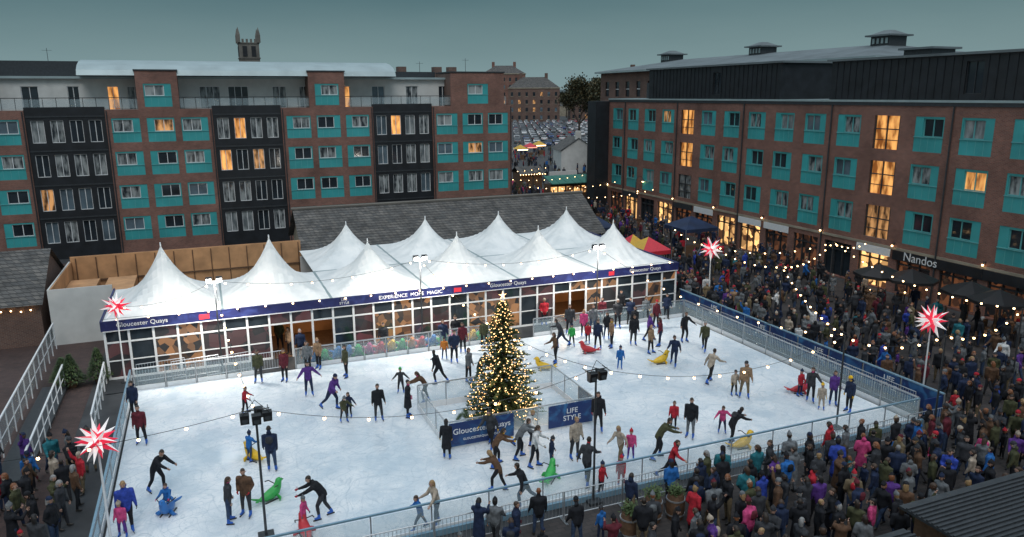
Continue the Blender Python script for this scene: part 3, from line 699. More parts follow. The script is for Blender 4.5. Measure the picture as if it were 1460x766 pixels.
def gabled(b,cx,cy,w,d,h,rh,wm,rm,rz=0,win=True):
    c,s=math.cos(rz),math.sin(rz); T=lambda x,y,z:(cx+x*c-y*s,cy+x*s+y*c,z)
    b.hexa([T(-w/2,-d/2,0),T(w/2,-d/2,0),T(w/2,d/2,0),T(-w/2,d/2,0),T(-w/2,-d/2,h),T(w/2,-d/2,h),T(w/2,d/2,h),T(-w/2,d/2,h)],wm)
    e=.3
    b.poly([T(-w/2-e,-d/2-e,h+.02),T(w/2+e,-d/2-e,h+.02),T(w/2+e,0,h+rh),T(-w/2-e,0,h+rh)],rm); b.poly([T(-w/2-e,d/2+e,h+.02),T(w/2+e,d/2+e,h+.02),T(w/2+e,0,h+rh),T(-w/2-e,0,h+rh)],rm)
    for x in(-w/2,w/2): b.poly([T(x,-d/2,h),T(x,d/2,h),T(x,0,h+rh-.05)],wm)
    if win:
        n=max(2,int(w/2.6))
        for r in range(max(1,int(h/3))):
            for i in range(n):
                x=-w/2+(i+.5)*w/n; z=1.1+r*3; g=R.choice([GL_D,GL_S,GL_D,GL_L,GL_D,GL_D])
                b.hexa([T(x-.5,-d/2-.06,z),T(x+.5,-d/2-.06,z),T(x+.5,-d/2-.01,z),T(x-.5,-d/2-.01,z),T(x-.5,-d/2-.06,z+1.5),T(x+.5,-d/2-.06,z+1.5),T(x+.5,-d/2-.01,z+1.5),T(x-.5,-d/2-.01,z+1.5)],g)
    b.hexa([T(-w/2+.4,-.5,h+rh*.6),T(-w/2+1.3,-.5,h+rh*.6),T(-w/2+1.3,.5,h+rh*.6),T(-w/2+.4,.5,h+rh*.6)]+[T(-w/2+.4,-.5,h+rh+1.2),T(-w/2+1.3,-.5,h+rh+1.2),T(-w/2+1.3,.5,h+rh+1.2),T(-w/2+.4,.5,h+rh+1.2)],wm)
p=survey(818,243); b=B(); gabled(b,p.x,p.y,9,6.4,4.0,2.3,WHITE,SLATE,rad(-22+96)); b.make("white_cottage")
p=survey(800,262); b=B(); b.box(p.x-2.2,p.x+2.8,p.y-.1,p.y+.1,0,2.0,WHITE); b.make("white_garden_wall")
p=survey(752,268); b=B(); b.box(p.x-1.8,p.x+1.8,p.y-1.5,p.y+1.5,0,2.4,DWOOD)
b.poly([(p.x-2.1,p.y-2,2.3),(p.x+2.1,p.y-2,2.3),(p.x+2.1,p.y,3.3),(p.x-2.1,p.y,3.3)],SLATE); b.poly([(p.x-2.1,p.y+2,2.3),(p.x+2.1,p.y+2,2.3),(p.x+2.1,p.y,3.3),(p.x-2.1,p.y,3.3)],SLATE)
for i in range(10): b.ball((p.x-2+i*.45,p.y-2.05,2.25),.07,BULB,4)
b.make("timber_market_hut")
p=survey(812,284); b=B()
for i in range(6):
    x=p.x-3.4+i*1.15; b.box(x,x+1.1,p.y-1,p.y+1,0,2.2,DWOOD); b.hexa([(x,p.y-1.6,2.3),(x+1.1,p.y-1.6,2.3),(x+1.1,p.y+1.2,3.1),(x,p.y+1.2,3.1),(x,p.y-1.6,2.4),(x+1.1,p.y-1.6,2.4),(x+1.1,p.y+1.2,3.2),(x,p.y+1.2,3.2)],GREENC)
    b.box(x+.1,x+1.0,p.y-1.04,p.y-1.0,1,1.9,SHOP)
b.make("market_stall_row")
RIDEL=emit("fairground_red_light",(1,.25,.1),1.5,False)
for i in range(3):
    x,y=street(168+i*7,2+i*2.3); b=B(); z=2.3
    c=[(-1.3,-1.3,z),(1.3,-1.3,z),(1.3,1.3,z),(-1.3,1.3,z)]
    for k in range(4): b.poly([c[k],c[(k+1)%4],(0,0,z+.9)],REDP if i%2 else YEL); b.tube((c[k][0],c[k][1],0),c[k],.04,.04,STEEL,4)
    b.box(-1.1,1.1,-1.1,-.6,0,1,DWOOD); b.box(-1.2,1.2,-1.38,-1.32,z-.25,z-.1,RIDEL if i%2 else BULB)
    b.make("fairground_stall",loc=(x,y,0))
def hipped(b,cx,cy,w,d,h,rh,wm,rm,rows,rz=0,cols=7):
    c,s=math.cos(rz),math.sin(rz); T=lambda x,y,z:(cx+x*c-y*s,cy+x*s+y*c,z)
    def bx(x0,x1,y0,y1,z0,z1,m): b.hexa([T(x0,y0,z0),T(x1,y0,z0),T(x1,y1,z0),T(x0,y1,z0),T(x0,y0,z1),T(x1,y0,z1),T(x1,y1,z1),T(x0,y1,z1)],m)
    bx(-w/2,w/2,-d/2,d/2,0,h,wm); bx(-w/2-.3,w/2+.3,-d/2-.3,d/2+.3,h,h+.5,STONE)
    q=[T(-w/2,-d/2,h+.5),T(w/2,-d/2,h+.5),T(w/2,d/2,h+.5),T(-w/2,d/2,h+.5)]; a,e=T(-w/2+d/2.2,0,h+rh),T(w/2-d/2.2,0,h+rh)
    b.poly([q[0],q[1],e,a],rm); b.poly([q[1],q[2],e],rm); b.poly([q[2],q[3],a,e],rm); b.poly([q[3],q[0],a],rm)
    for r in range(rows):
        z=1.2+r*(h-1)/rows
        for i in range(cols):
            x=-w/2+(i+.5)*w/cols; bx(x-.6,x+.6,-d/2-.08,-d/2-.01,z,z+2.0,R.choice([GL_D,GL_D,GL_D,GL_S,GL_L2])); bx(x-.75,x+.75,-d/2-.12,-d/2-.02,z-.25,z-.02,STONE)
        for i in range(3):
            y=-d/2+(i+.5)*d/3; bx(-w/2-.08,-w/2-.01,y-.55,y+.55,z,z+1.9,GL_D)
    for x in(-w/4,w/4): bx(x-.8,x+.8,-.8,.8,h+rh*.5,h+rh+2,wm)
b=B(); x,y=street(412,12); hipped(b,x,y,27,16,17,6,BRICK2,SLATE,4,rad(-22)); b.make("victorian_brick_building")
b=B(); x,y=street(440,-4); hipped(b,x,y,24,16,25,5,BRICK,SLATE,6,rad(-22)); b.make("victorian_brick_building")
b=B(); x,y=street(425,44); hipped(b,x,y,24,14,14,5,BRICK2,SLATE,4,rad(-20)); b.make("victorian_brick_building")
b=B(); x,y=street(300,52); hipped(b,x,y,20,14,20,3,BRICK2,SLATE,6,rad(-20)); b.make("brick_office_building")
# church tower
G=group("church_tower"); b=B()
dv=survey(360.5,145.0)*1.0; ang=math.atan2(dv.y,dv.x); D=400; cx,cy=D*math.cos(ang),D*math.sin(ang)
w=4.6
b.box(cx-w,cx+w,cy-w,cy+w,0,38.5,TSTONE)
for zz in(24,31.5,38.5): b.box(cx-w-.35,cx+w+.35,cy-w-.35,cy+w+.35,zz,zz+.5,TSTONE)
for sx in(-1,1):
    b.box(cx+sx*2-1,cx+sx*2+1,cy-w-.2,cy-w-.02,32.5,37.3,BLACKC); b.box(cx-w-.2,cx-w-.02,cy+sx*2-1,cy+sx*2+1,32.5,37.3,BLACKC)
    for sy in(-1,1):
        b.box(cx+sx*w-.8,cx+sx*w+.8,cy+sy*w-.8,cy+sy*w+.8,39,42.5,TSTONE)
        b.loft([[(cx+sx*w-.8,cy+sy*w-.8,42.5),(cx+sx*w+.8,cy+sy*w-.8,42.5),(cx+sx*w+.8,cy+sy*w+.8,42.5),(cx+sx*w-.8,cy+sy*w+.8,42.5)],[(cx+sx*w-.05,cy+sy*w-.05,46),(cx+sx*w+.05,cy+sy*w-.05,46),(cx+sx*w+.05,cy+sy*w+.05,46),(cx+sx*w-.05,cy+sy*w+.05,46)]],TSTONE)
for i in range(4):
    t=-w+1.4+i*1.9; b.box(cx+t,cx+t+1,cy-w-.3,cy-w+.3,39,40.6,TSTONE); b.box(cx-w-.3,cx-w+.3,cy+t,cy+t+1,39,40.6,TSTONE)
b.make("masonry",G)
b=B()
for i in range(240):
    a=rad(R.uniform(2,120)); d=R.uniform(300,900); x,y=d*math.cos(a),d*math.sin(a)
    if 58<math.degrees(a)<70.5 and d<470: continue
    gabled(b,x,y,R.uniform(8,26),R.uniform(8,12),R.uniform(6,13),R.uniform(2.5,4),R.choice([BRICK,BRICK2,BRICK2,WHITE,STONE]),SLATE,R.uniform(-1,1),win=d<500)
b.make("distant_town")
HILL=mat("hill_woodland",(.07,.095,.1),.95,var=.2,scale=.01)
b=B(); rg=[]
for i in range(121):
    a=rad(-20+i*1.6); hgt=34+14*math.sin(i*.31)+8*math.sin(i*.83+1); d=2300
    rg.append([(d*math.cos(a),d*math.sin(a),-1),((d+200)*math.cos(a),(d+200)*math.sin(a),hgt*.7),((d+500)*math.cos(a),(d+500)*math.sin(a),hgt)])
for i in range(120):
    for j in range(2): b.poly([rg[i][j],rg[i+1][j],rg[i+1][j+1],rg[i][j+1]],HILL)
b.make("hills",smooth=True)

# ------------------------------------------------------------------ deciduous trees
BARK=mat("bark",(.06,.045,.035),.9,var=.3)
LEAFA=mat("autumn_foliage",(.10,.08,.035),.8,var=.4,scale=1); LEAFB=mat("olive_foliage",(.055,.062,.035),.8,var=.4,scale=1)
def tree_mesh(seed,h,leafn):
    r=random.Random(seed); b=B(); tips=[]
    def grow(p,d,l,rad0,lev):
        q=p+d*l; b.tube(p,q,rad0,rad0*.68,BARK,6 if lev<2 else 4)
        if lev>=4: tips.append(q); return
        if lev>=2: tips.append(q)
        for i in range(3 if lev<3 else 2):
            nd=(d+Vector((r.uniform(-1,1),r.uniform(-1,1),r.uniform(-.15,.6)))*.8).normalized(); grow(q,nd,l*r.uniform(.62,.84),rad0*.62,lev+1)
    grow(Vector((0,0,0)),Vector((0,0,1)),h*.27,h*.022,0)
    for k in range(leafn):
        t=r.choice(tips); c=t+Vector((r.gauss(0,1),r.gauss(0,1),r.gauss(0,.8)))*h*.04
        a=Vector((r.uniform(-1,1),r.uniform(-1,1),r.uniform(-1,1))).normalized()*.26; e=a.orthogonal().normalized()*.24
        b.poly([c-a,c+e,c+a,c-e],LEAFA if r.random()<.5 else LEAFB)
    return b.mesh("tree_mesh")
TM=[tree_mesh(3,20,7000),tree_mesh(8,20,6000)]
for (u,dd,sc,k) in((838,208,1.1,0),(858,222,1.15,1),(884,210,1.05,0),(824,232,.95,1),(902,225,1.0,1),(871,240,1.2,0),(640,330,.9,0),(1000,300,.9,0),(806,470,1.0,1),(742,520,1.1,0)):
    q=survey(u,300); q=Vector((q.x,q.y,0)).normalized()*dd; inst("autumn_tree",TM[k],q,R.uniform(0,6),sc)

# ------------------------------------------------------------------ cars
def car_mesh(m):
    b=B(); W=.88
    prof=[(-2.1,.35),(-2.15,.75),(-1.95,.95),(-1.1,1.02),(-.5,1.42),(.9,1.45),(1.6,1.0),(2.05,.9),(2.12,.5),(2.0,.32)]
    lo=[(x,min(z,1.0)) for x,z in prof]
    b.loft([[(s*W,x,z) for x,z in lo] for s in(-1,-.8,.8,1)] ,m)
    g=[(-1.05,1.0),(-.5,1.4),(.88,1.42),(1.55,1.0)]
    b.loft([[(s,x,z) for x,z in g] for s in(-.76,.76)],GL_D); b.box(-.68,.68,-.48,.86,1.39,1.45,m)
    for s in(-1,1):
        for y in(-1.3,1.3): b.tube((s*.68,y,.32),(s*.9,y,.32),.32,.32,BLK,12); b.tube((s*.9,y,.32),(s*.91,y,.32),.18,.18,STEEL,8)
        b.box(s*.6-.15,s*.6+.15,-2.18,-2.14,.62,.75,WPAINT); b.box(s*.6-.15,s*.6+.15,2.1,2.14,.65,.78,REDP)
    return b.mesh("parked_car")
CARS=[car_mesh(mat("car_"+n,c,.3,var=.03)) for n,c in dict(silver=(.45,.46,.48),white=(.75,.75,.75),black=(.02,.02,.02),blue=(.03,.07,.2),red=(.35,.03,.03),grey=(.15,.16,.17)).items()]
for row in range(15):
    f=212+row*12.5
    for i in range(18):
        r_=-8+i*2.8
        if r_>.125*f+4: continue
        if R.random()<.85:
            x,y=street(f+R.uniform(-.3,.3),r_+1.4); inst("parked_car",CARS[R.choice([0,0,1,1,1,2,3,4,5])],(x,y,.01),rad(-22.3)+R.choice([0,math.pi])+R.uniform(-.03,.03))

# ------------------------------------------------------------------ MARQUEE
G=group("marquee")
X0,X1,Y0=-5.3,28.5,40.7; BW=(X1-X0)/6; BD=7.2; EV=3.05
b=B()
for i in range(6):
    for j in range(2):
        if j==1 and i<2: continue
        cx=X0+(i+.5)*BW; cy=Y0+(j+.5)*BD; pk=(6.1 if i<2 else 5.45)-(.0 if j==0 else .05); n=22
        pts=[]
        for a in range(n+1):
            row=[]
            for c in range(n+1):
                A=-1+2*a/n; C=-1+2*c/n; m=max(abs(A),abs(C)); h=math.hypot(A,C); rho=(1-m)*h+m*m; rho=min(1,rho)
                t=1-rho; f=.50*t**3.2+.5*t**1.15
                ang=math.atan2(C,A); fold=.03*math.cos(16*ang)*(t*(1-t))*4
                row.append((cx+A*BW/2,cy+C*BD/2,EV+(pk-EV)*f+fold))
            pts.append(row)
        for a in range(n):
            for c in range(n): b.poly([pts[a][c],pts[a+1][c],pts[a+1][c+1],pts[a][c+1]],TENT)
        b.tube((cx,cy,pk-.1),(cx,cy,pk+.18),.05,.03,WPAINT,6)
b.make("canvas_roof",G,smooth=True)
b=B()
for i in range(1,6): b.box(X0+i*BW-.08,X0+i*BW+.08,Y0+.12,Y0+(2*BD if i>2 else BD),EV-.12,EV+.02,LGREY)
b.box(X0+2*BW,X1,Y0+BD-.08,Y0+BD+.08,EV-.1,EV+.025,LGREY)
b.box(X0-.06,X1+.06,Y0-.1,Y0-.02,2.62,3.14,FASC); b.box(X1+.02,X1+.1,Y0,Y0+2*BD,2.62,3.14,FASC); b.box(X0-.1,X0-.02,Y0,Y0+BD,2.62,3.14,FASC)
b.box(X0,X1,Y0-.13,Y0-.1,2.6,2.64,WPAINT)
for xx,w,mm in((-.6,.5,REDP),(13.2,.45,REDP),(23.5,.4,REDP)): b.box(xx-w/2,xx+w/2,Y0-.12,Y0-.1,2.74,3.0,mm)
b.make("fascia",G)
text("EXPERIENCE  MORE  MAGIC",.30,(10.4,Y0-.11,2.87),WPAINT,G)
for xx in(-3.5,16.4,26.0): text("Gloucester Quays",.32,(xx,Y0-.11,2.9),WPAINT,G)
text("LIFE\nSTYLE",.2,(6.6,Y0-.11,2.9),WPAINT,G)
b=B(); n=30; pw=(X1-X0)/n
for i in range(n+1):
    x=X0+i*pw; x=min(max(x,X0+.05),X1-.05); b.box(x-.055,x+.055,Y0-.02,Y0+.08,.05,2.62,WPAINT)
for i in range(n):
    xa,xb=X0+i*pw+.055,X0+(i+1)*pw-.055
    door=i in(7,8,9,22,23)
    b.box(xa,xb,Y0-.015,Y0+.075,1.95,2.03,WPAINT)
    if not door:
        b.box(xa,xb,Y0-.015,Y0+.075,.05,.16,WPAINT); b.box(xa,xb,Y0-.012,Y0+.072,1.0,1.05,WPAINT)
    b.box(xa,xb,Y0+.03,Y0+.045,2.03,2.62,R.choice([GL_D,MARQI,MARQW]))
    if not door: b.box(xa,xb,Y0+.03,Y0+.045,.16,1.95,R.choice([MARQI,MARQI,GL_D,MARQW]))
b.box(X0,X0+.08,Y0+.1,Y0+BD,.02,2.62,WHITE); b.box(X1-.08,X1,Y0+.1,Y0+2*BD,.02,2.62,WPAINT)
for i in range(12): b.box(X1,X1+.03,Y0+.3+i*1.15,Y0+1.3+i*1.15,.3,2.3,GL_D)
b.box(X0+.1,X1-.1,Y0+.1,Y0+BD*2-.2,.01,.04,DWOOD)
b.box(X0+2*BW,X1,Y0+2*BD-.1,Y0+2*BD,.04,2.62,WHITE); b.box(X0,X0+2*BW,Y0+BD-.1,Y0+BD,.04,2.62,WHITE)
# counters and bare warm point lights inside, no fittings modelled
b.box(1.0,27,Y0+4.2,Y0+4.8,.05,1.1,WOOD)
b.make("glazed_walls",G)
for xx in(4.6,21.3):
    l=bpy.data.lights.new("marquee_point",'POINT'); l.energy=60; l.color=(1,.62,.32); l.shadow_soft_size=.2
    o=bpy.data.objects.new("marquee_point_light",l); o.location=(xx,Y0+2.2,2.4); o.parent=G; COL.objects.link(o)
# white hoarding enclosure with plywood inside
G=group("plywood_hoarding"); b=B()
b.box(-8.8,-5.5,48.2,48.28,0,3.3,WHITE); b.box(-8.8,-8.72,48.3,56.4,0,3.3,WHITE); b.box(-8.7,6.2,56.4,56.48,0,3.6,WOOD)
b.box(-8.69,-5.5,48.3,48.36,0,3.28,WOOD); b.box(-8.7,-8.64,48.38,56.3,0,3.28,WOOD); b.box(-8.6,6.2,56.32,56.38,0,3.57,WOOD); b.box(-8.6,6.2,48.5,56.2,.01,.05,DGREY)
for i in range(13): b.box(-8.4+i*1.2,-8.34+i*1.2,56.26,56.31,0,3.5,DWOOD)
b.box(-8.6,6.2,56.2,56.25,1.9,2.0,DWOOD)
for i in range(3): b.box(-8.6+i*2.2,-6.9+i*2.2,50.5,55.0,.06,2.3,WOOD)
b.make("panels",G)

# ------------------------------------------------------------------ RINK BARRIERS
def rail_fence(name,p,q,h=1.12,sp=2.0,post=STEEL,rail=BLUERAIL,panel=ACR,kick=WPAINT,base=0,mid=False,pt=.03):
    b=B(); p=Vector((p[0],p[1],0)); q=Vector((q[0],q[1],0)); L=(q-p).length; n=max(1,round(L/sp)); d=(q-p)/n
    u=d.normalized(); z=base
    for i in range(n+1):
        c=p+d*i; b.tube((c.x,c.y,z),(c.x,c.y,z+h),pt,pt,post,6)
    b.wall(p,q,.07,z+h,z+h+.06,rail)
    for i in range(n):
        a=p+d*i+u*.05; e=p+d*(i+1)-u*.05
        if panel: b.wall(a,e,.012,z+.3,z+h-.06,panel)
        if kick: b.wall(a,e,.03,z+.02,z+.28,kick)
        if mid: b.wall(a,e,.025,z+h*.5,z+h*.5+.03,rail)
    return b.make(name)
rail_fence("rink_barrier",(-4.05,21.3),(27.7,21.3))
rail_fence("rink_barrier",(-4.1,21.3),(-4.1,38.6),rail=BLUERAIL)
rail_fence("rink_barrier",(27.75,21.4),(27.75,38.6),rail=STEEL,kick=WPAINT)
rail_fence("rink_barrier",(3.6,38.66),(14.4,38.66),rail=STEEL,sp=1.2); rail_fence("rink_barrier",(17.2,38.66),(27.7,38.66),rail=STEEL,sp=1.2)
rail_fence("rink_barrier",(-4,38.66),(1.6,38.66),rail=WPAINT,sp=1.4,panel=ACR)
b=B(); b.box(-4.2,27.9,21.12,21.24,.01,.22,BLUERAIL); b.box(-4.3,-4.16,21.3,38.6,.01,.22,BLUERAIL); b.make("rink_edge_kerb")
G=group("banner_fence"); b=B()
for i in range(9):
    y=21.2+i*2.2; b.box(29.0,29.04,y+.04,y+2.1,.15,1.15,BANNER); b.tube((29.08,y,0),(29.08,y,1.2),.03,.03,STEEL,6)
b.box(28.98,29.1,21.2,41,1.16,1.21,BLUERAIL)
b.box(27.9,29.0,21.2,21.24,.15,1.1,BANNER); b.make("panels",G)
for i in range(4): text("LIFE\nSTYLE",.36,(28.97,24+i*4.4,.7),WPAINT,G,rot=(math.pi/2,0,-math.pi/2))
def crowd_barrier():
    b=B(); W=2.2
    for z in(.2,1.08): b.tube((0,0,z),(W,0,z),.02,.02,STEEL,6)
    for x in(0,W): b.tube((x,0,0),(x,0,1.08),.02,.02,STEEL,6); b.tube((x,-.3,.02),(x,.3,.02),.018,.018,STEEL,5)
    for i in range(1,17): b.tube((W*i/17,0,.2),(W*i/17,0,1.08),.009,.009,STEEL,4)
    return b.mesh("crowd_barrier")
CB=crowd_barrier()
for i in range(12): inst("crowd_barrier",CB,(1.2+i*2.25,20.35+R.uniform(-.03,.03),.006),R.uniform(-.02,.02))
for i in range(7): inst("crowd_barrier",CB,(28.3+R.uniform(-.04,.04),22+i*2.3,.006),math.pi/2)
for i in range(4): inst("crowd_barrier",CB,(-3.9+i*1.6,39.4-.25*i,.05),R.uniform(-.1,.1)+.1)
rail_fence("walkway_railing",(-8.3,30.5),(-8.6,47.5),h=1.5,sp=1.3,rail=WPAINT,panel=ACR,kick=None,post=WPAINT,mid=True)
rail_fence("walkway_railing",(-7.0,30.5),(-7.2,40.5),h=1.2,sp=1.3,rail=WPAINT,panel=None,kick=None,post=WPAINT,mid=True)
rail_fence("walkway_railing",(-5.2,33.5),(-5.4,40.4),h=1.1,sp=1.2,rail=WPAINT,panel=ACR,kick=None,post=WPAINT,mid=True)
b=B(); b.box(-8.2,-7.1,30.4,40.6,.01,.16,DGREY); b.make("walkway_ramp")
NEEDLE=mat("needles",(.04,.075,.03),.8,var=.4,scale=6); NEEDLE2=mat("needles_light",(.075,.115,.04),.8,var=.4,scale=6)
def bush(loc,h,w,n,seed,name="potted_conifer"):
    r=random.Random(seed); b=B(); b.tube((0,0,0),(0,0,h*.9),.05,.015,BARK,6); b.tube((0,0,0),(0,0,.35),.2,.26,DWOOD,10)
    for k in range(n):
        z=.3+(h-.3)*r.random()**1.2; rr=w*(1-(z-.3)/(h-.25))*math.sqrt(r.uniform(.3,1.1)); a=r.uniform(0,6.283)
        c=Vector((rr*math.cos(a),rr*math.sin(a),z)); d=Vector((math.cos(a),math.sin(a),r.uniform(-.6,.5))).normalized()*.12; e=d.cross(Vector((0,0,1))).normalized()*.035
        b.poly([c-e,c+d,c+e,c-d*.4],NEEDLE if r.random()<.6 else NEEDLE2)
    return b.make(name,loc=loc)
for (u,v,h) in((104,552,1.7),(143,545,1.8),(92,548,1.4)): bush(survey(u,v),h,.62,1500,u)

# ------------------------------------------------------------------ ISLAND + CHRISTMAS TREE
IX0,IX1,IY0,IY1=8.1,14.8,26.8,31.1
G=group("tree_enclosure"); b=B()
def encl(p,q,n):
    p=Vector((*p,0)); q=Vector((*q,0)); d=(q-p)/n
    for i in range(n+1): c=p+d*i; b.tube((c.x,c.y,ICEZ),(c.x,c.y,1.2),.03,.03,STEEL,6)
    b.wall(p,q,.05,1.2,1.24,STEEL); b.wall(p,q,.016,.35,1.19,ACR); b.wall(p,q,.05,ICEZ+.003,.34,WPAINT)
encl((IX0,IY0),(IX1,IY0),5); encl((IX0,IY1),(IX1,IY1),5); encl((IX0,IY0+.04),(IX0,IY1-.04),3); encl((IX1,IY0+.04),(IX1,IY1-.04),3)
b.box(IX0+.1,IX0+2.9,IY0-.09,IY0-.05,.16,1.16,BANNER); b.box(IX1-2.2,IX1-.1,IY0-.09,IY0-.05,.16,1.16,BANNER); b.box(IX1+.05,IX1+.09,IY0+.1,IY0+1.6,.16,1.16,BANNER)
b.make("barrier_panels",G)
text("Gloucester Quays",.34,(IX0+1.5,IY0-.1,.78),WPAINT,G); text("GLOUCESTERQUAYS.CO.UK",.13,(IX0+1.5,IY0-.1,.42),WPAINT,G); text("LIFE\nSTYLE",.32,(IX1-1.1,IY0-.1,.66),WPAINT,G)
tp=Vector((11.35,28.75,ICEZ)); G=group("christmas_tree",tp)
r=random.Random(5); b=B(); TH=5.5; TR=1.85
b.tube((0,0,0),(0,0,TH*.96),.1,.02,BARK,8); b.tube((0,0,0),(0,0,.35),.4,.45,DWOOD,12)
lights=[]
for k in range(350):
    t=(k+r.random())/350; t=t**1.25*.97; z=.3+t*(TH-.35); L=(TR*(1-t)**.88+.08)*r.uniform(.66,1.14); a=k*2.39996+r.uniform(-.3,.3)
    d=Vector((math.cos(a),math.sin(a),0)); p0=Vector((0,0,z)); droop=.28*L
    p1=p0+d*L*.5+Vector((0,0,-droop*.3+.04)); p2=p0+d*L+Vector((0,0,-droop*.35+.08*r.random()))
    b.tube(p0,p1,.018,.012,BARK,4); b.tube(p1,p2,.012,.005,BARK,4)
    n=int(14+50*L)
    for i in range(n):
        s=r.uniform(.12,1.0); q=(p0.lerp(p1,s*2) if s<.5 else p1.lerp(p2,s*2-1))
        sd=d.cross(Vector((0,0,1)))*r.choice((-1,1)); dr=(d*.75+sd*r.uniform(.2,1)+Vector((0,0,r.uniform(-.4,.5)))).normalized(); ln=r.uniform(.1,.22)*(1.15-.35*s)
        e=dr.cross(Vector((r.uniform(-1,1),r.uniform(-1,1),1))).normalized()*.022
        b.poly([q-e,q+dr*ln*.6-e*.8,q+dr*ln,q+dr*ln*.6+e*.8,q+e],NEEDLE if r.random()<.5 else NEEDLE2)
    for i in range(3 if L>.8 else 2):
        s=r.uniform(.45,1.0); lights.append((p1.lerp(p2,max(0,s*2-1)) if s>.5 else p0.lerp(p1,s*2))+Vector((0,0,.03))+d*.03)
b.make("branches",G)
b=B()
for q in lights: b.ball(q,r.uniform(.015,.025),FAIRY,4)
b.make("fairy_lights",G)
for (dx,dy,dz,en) in((.7,-1.3,1.3,24),(-.9,-1.1,2.2,18),(.3,-.8,3.6,12),(1.3,-.3,2.4,12)):  # point lights added among the branches for the golden glow of the bulbs
    l=bpy.data.lights.new("fairy_glow",'POINT'); l.energy=en; l.color=(1,.6,.25); l.shadow_soft_size=.3
    o=bpy.data.objects.new("added_tree_glow",l); o.location=(dx,dy,dz); o.parent=G; COL.objects.link(o)
b=B()
for i in range(5):
    a=math.pi/2+i*2*math.pi/5; b.poly([(.05*math.cos(a-.63),0.0,TH+.1+.05*math.sin(a-.63)),(.2*math.cos(a),0,TH+.1+.2*math.sin(a)),(.05*math.cos(a+.63),0,TH+.1+.05*math.sin(a+.63)),(0,.03,TH+.1)],FAIRY)
b.make("tree_star",G)
b=B()
for k in range(10):
    c=Vector((IX0+r.uniform(.4,2.6),IY0+r.uniform(1.4,3.9),ICEZ+.03)); a=r.uniform(0,6.28); d=Vector((math.cos(a),math.sin(a),0))
    b.tube(c,c+d*.9,.015,.006,BARK,4)
    for i in range(60):
        q=c+d*r.uniform(0,.9); dr=(d*.6+Vector((-d.y,d.x,0))*r.uniform(-1,1)+Vector((0,0,r.uniform(0,.4)))).normalized()*.18; e=dr.cross(Vector((0,0,1))).normalized()*.02
        b.poly([q-e,q+dr,q+e],NEEDLE)
b.make("fir_boughs")

# ------------------------------------------------------------------ SKATING AIDS (seals)
def seal_mesh(m):
    b=B()
    b.chain([(0,-.55,.22),(0,-.45,.16),(0,-.25,.18),(0,0,.22),(0,.2,.3),(0,.3,.44),(0,.34,.58),(0,.37,.68),(0,.37,.74)],[.02,.07,.15,.2,.19,.145,.12,.11,.04],m,12)
    b.chain([(0,.42,.64),(0,.5,.62),(0,.54,.61)],[.07,.05,.015],m,8)
    for s in(-1,1):
        b.chain([(s*.12,.15,.2),(s*.3,.2,.08),(s*.38,.12,.04)],[(.08,.04),(.09,.03),(.03,.015)],m,8)
        b.chain([(0,-.5,.18),(s*.14,-.66,.22),(s*.2,-.74,.26)],[.05,(.06,.03),.02],m,8)
        b.tube((s*.1,.25,.5),(s*.3,.12,.62),.018,.018,BLK,6); b.tube((s*.3,.12,.62),(s*.32,-.02,.62),.02,.02,BLK,6)
        b.ball((s*.05,.46,.7),.014,BLK,4)
        b.box(s*.16-.02,s*.16+.02,-.35,.3,0,.04,BLK)
    b.ball((0,.545,.615),.02,BLK,4)
    return b.mesh("seal_skating_aid",True)
SM={n:seal_mesh(mat("plastic_"+n,c,.4,var=.1)) for n,c in dict(green=(.04,.38,.08),yellow=(.75,.46,.02),red=(.5,.03,.04),blue=(.02,.15,.45),pink=(.6,.1,.28),orange=(.6,.2,.03)).items()}
for (u,v,c,h) in((387,712,'green',40),(362,655,'yellow',300),(436,764,'red',330),(784,684,'green',20),(1058,638,'yellow',70),(775,527,'yellow',270),(942,518,'yellow',70),(838,503,'red',270),(240,732,'blue',180),(1140,560,'red',90)):
    inst("seal_skating_aid",SM[c],survey(u,v,ICEZ),rad(YAW-h),.95)
for i in range(17):
    c=['green','orange','red','blue','green','pink','red','yellow'][i%8] if i>3 else ['blue','green','blue','blue'][i]
    inst("seal_skating_aid",SM[c],(4.6+i*.6+R.uniform(-.06,.06),39.4+R.uniform(-.1,.1),.05),math.pi+R.uniform(-.2,.2),1.1)

# ------------------------------------------------------------------ STARS, POLES, LIGHTS
STW=mat("star_white",(.8,.8,.8),.5,emis=.35,ecol=(1,.93,.92),var=.02); STR=mat("star_red",(.75,.02,.06),.5,emis=.35,ecol=(1,.04,.1),var=.02)
def star(u,v,z,dia,seed):
    p=survey(u,v,z); G=group("illuminated_star_lamp",(p.x,p.y,0)); b=B()
    dirs=[]
    n=26; ga=math.pi*(3-math.sqrt(5))
    for i in range(n):
        yy=1-2*(i+.5)/n; rr=math.sqrt(1-yy*yy); dirs.append(Vector((rr*math.cos(ga*i+seed),rr*math.sin(ga*i+seed),yy)))
    c=Vector((0,0,z)); ri=dia*.13
    b.ball(c,ri,STR,8)
    for i,d in enumerate(dirs):
        a=d.orthogonal().normalized(); e=d.cross(a); L=dia/2*(1 if i%2==0 else .8); w=dia*.08
        base=[c+d*ri*.8+(a*math.cos(t)+e*math.sin(t))*w for t in(0,1.571,3.1416,4.712)]; tip=c+d*L
        for k in range(4): b.poly([base[k],base[(k+1)%4],tip],STW if (i%2==0 and k!=1) else (STR if k!=2 else STW))
    b.make("star",G)
    b=B(); b.tube((0,0,0),(0,0,z-ri*.8),.045,.03,WPAINT,8); b.tube((0,0,0),(0,0,.12),.22,.2,DGREY,10)
    b.make("pole",G); return Vector((p.x,p.y,z))
S1=star(165,437,4.0,1.5,1); S2=star(138,628,3.6,1.55,2); S3=star(1014,355,3.9,1.8,3); S4=star(1328,457,3.7,1.75,4)
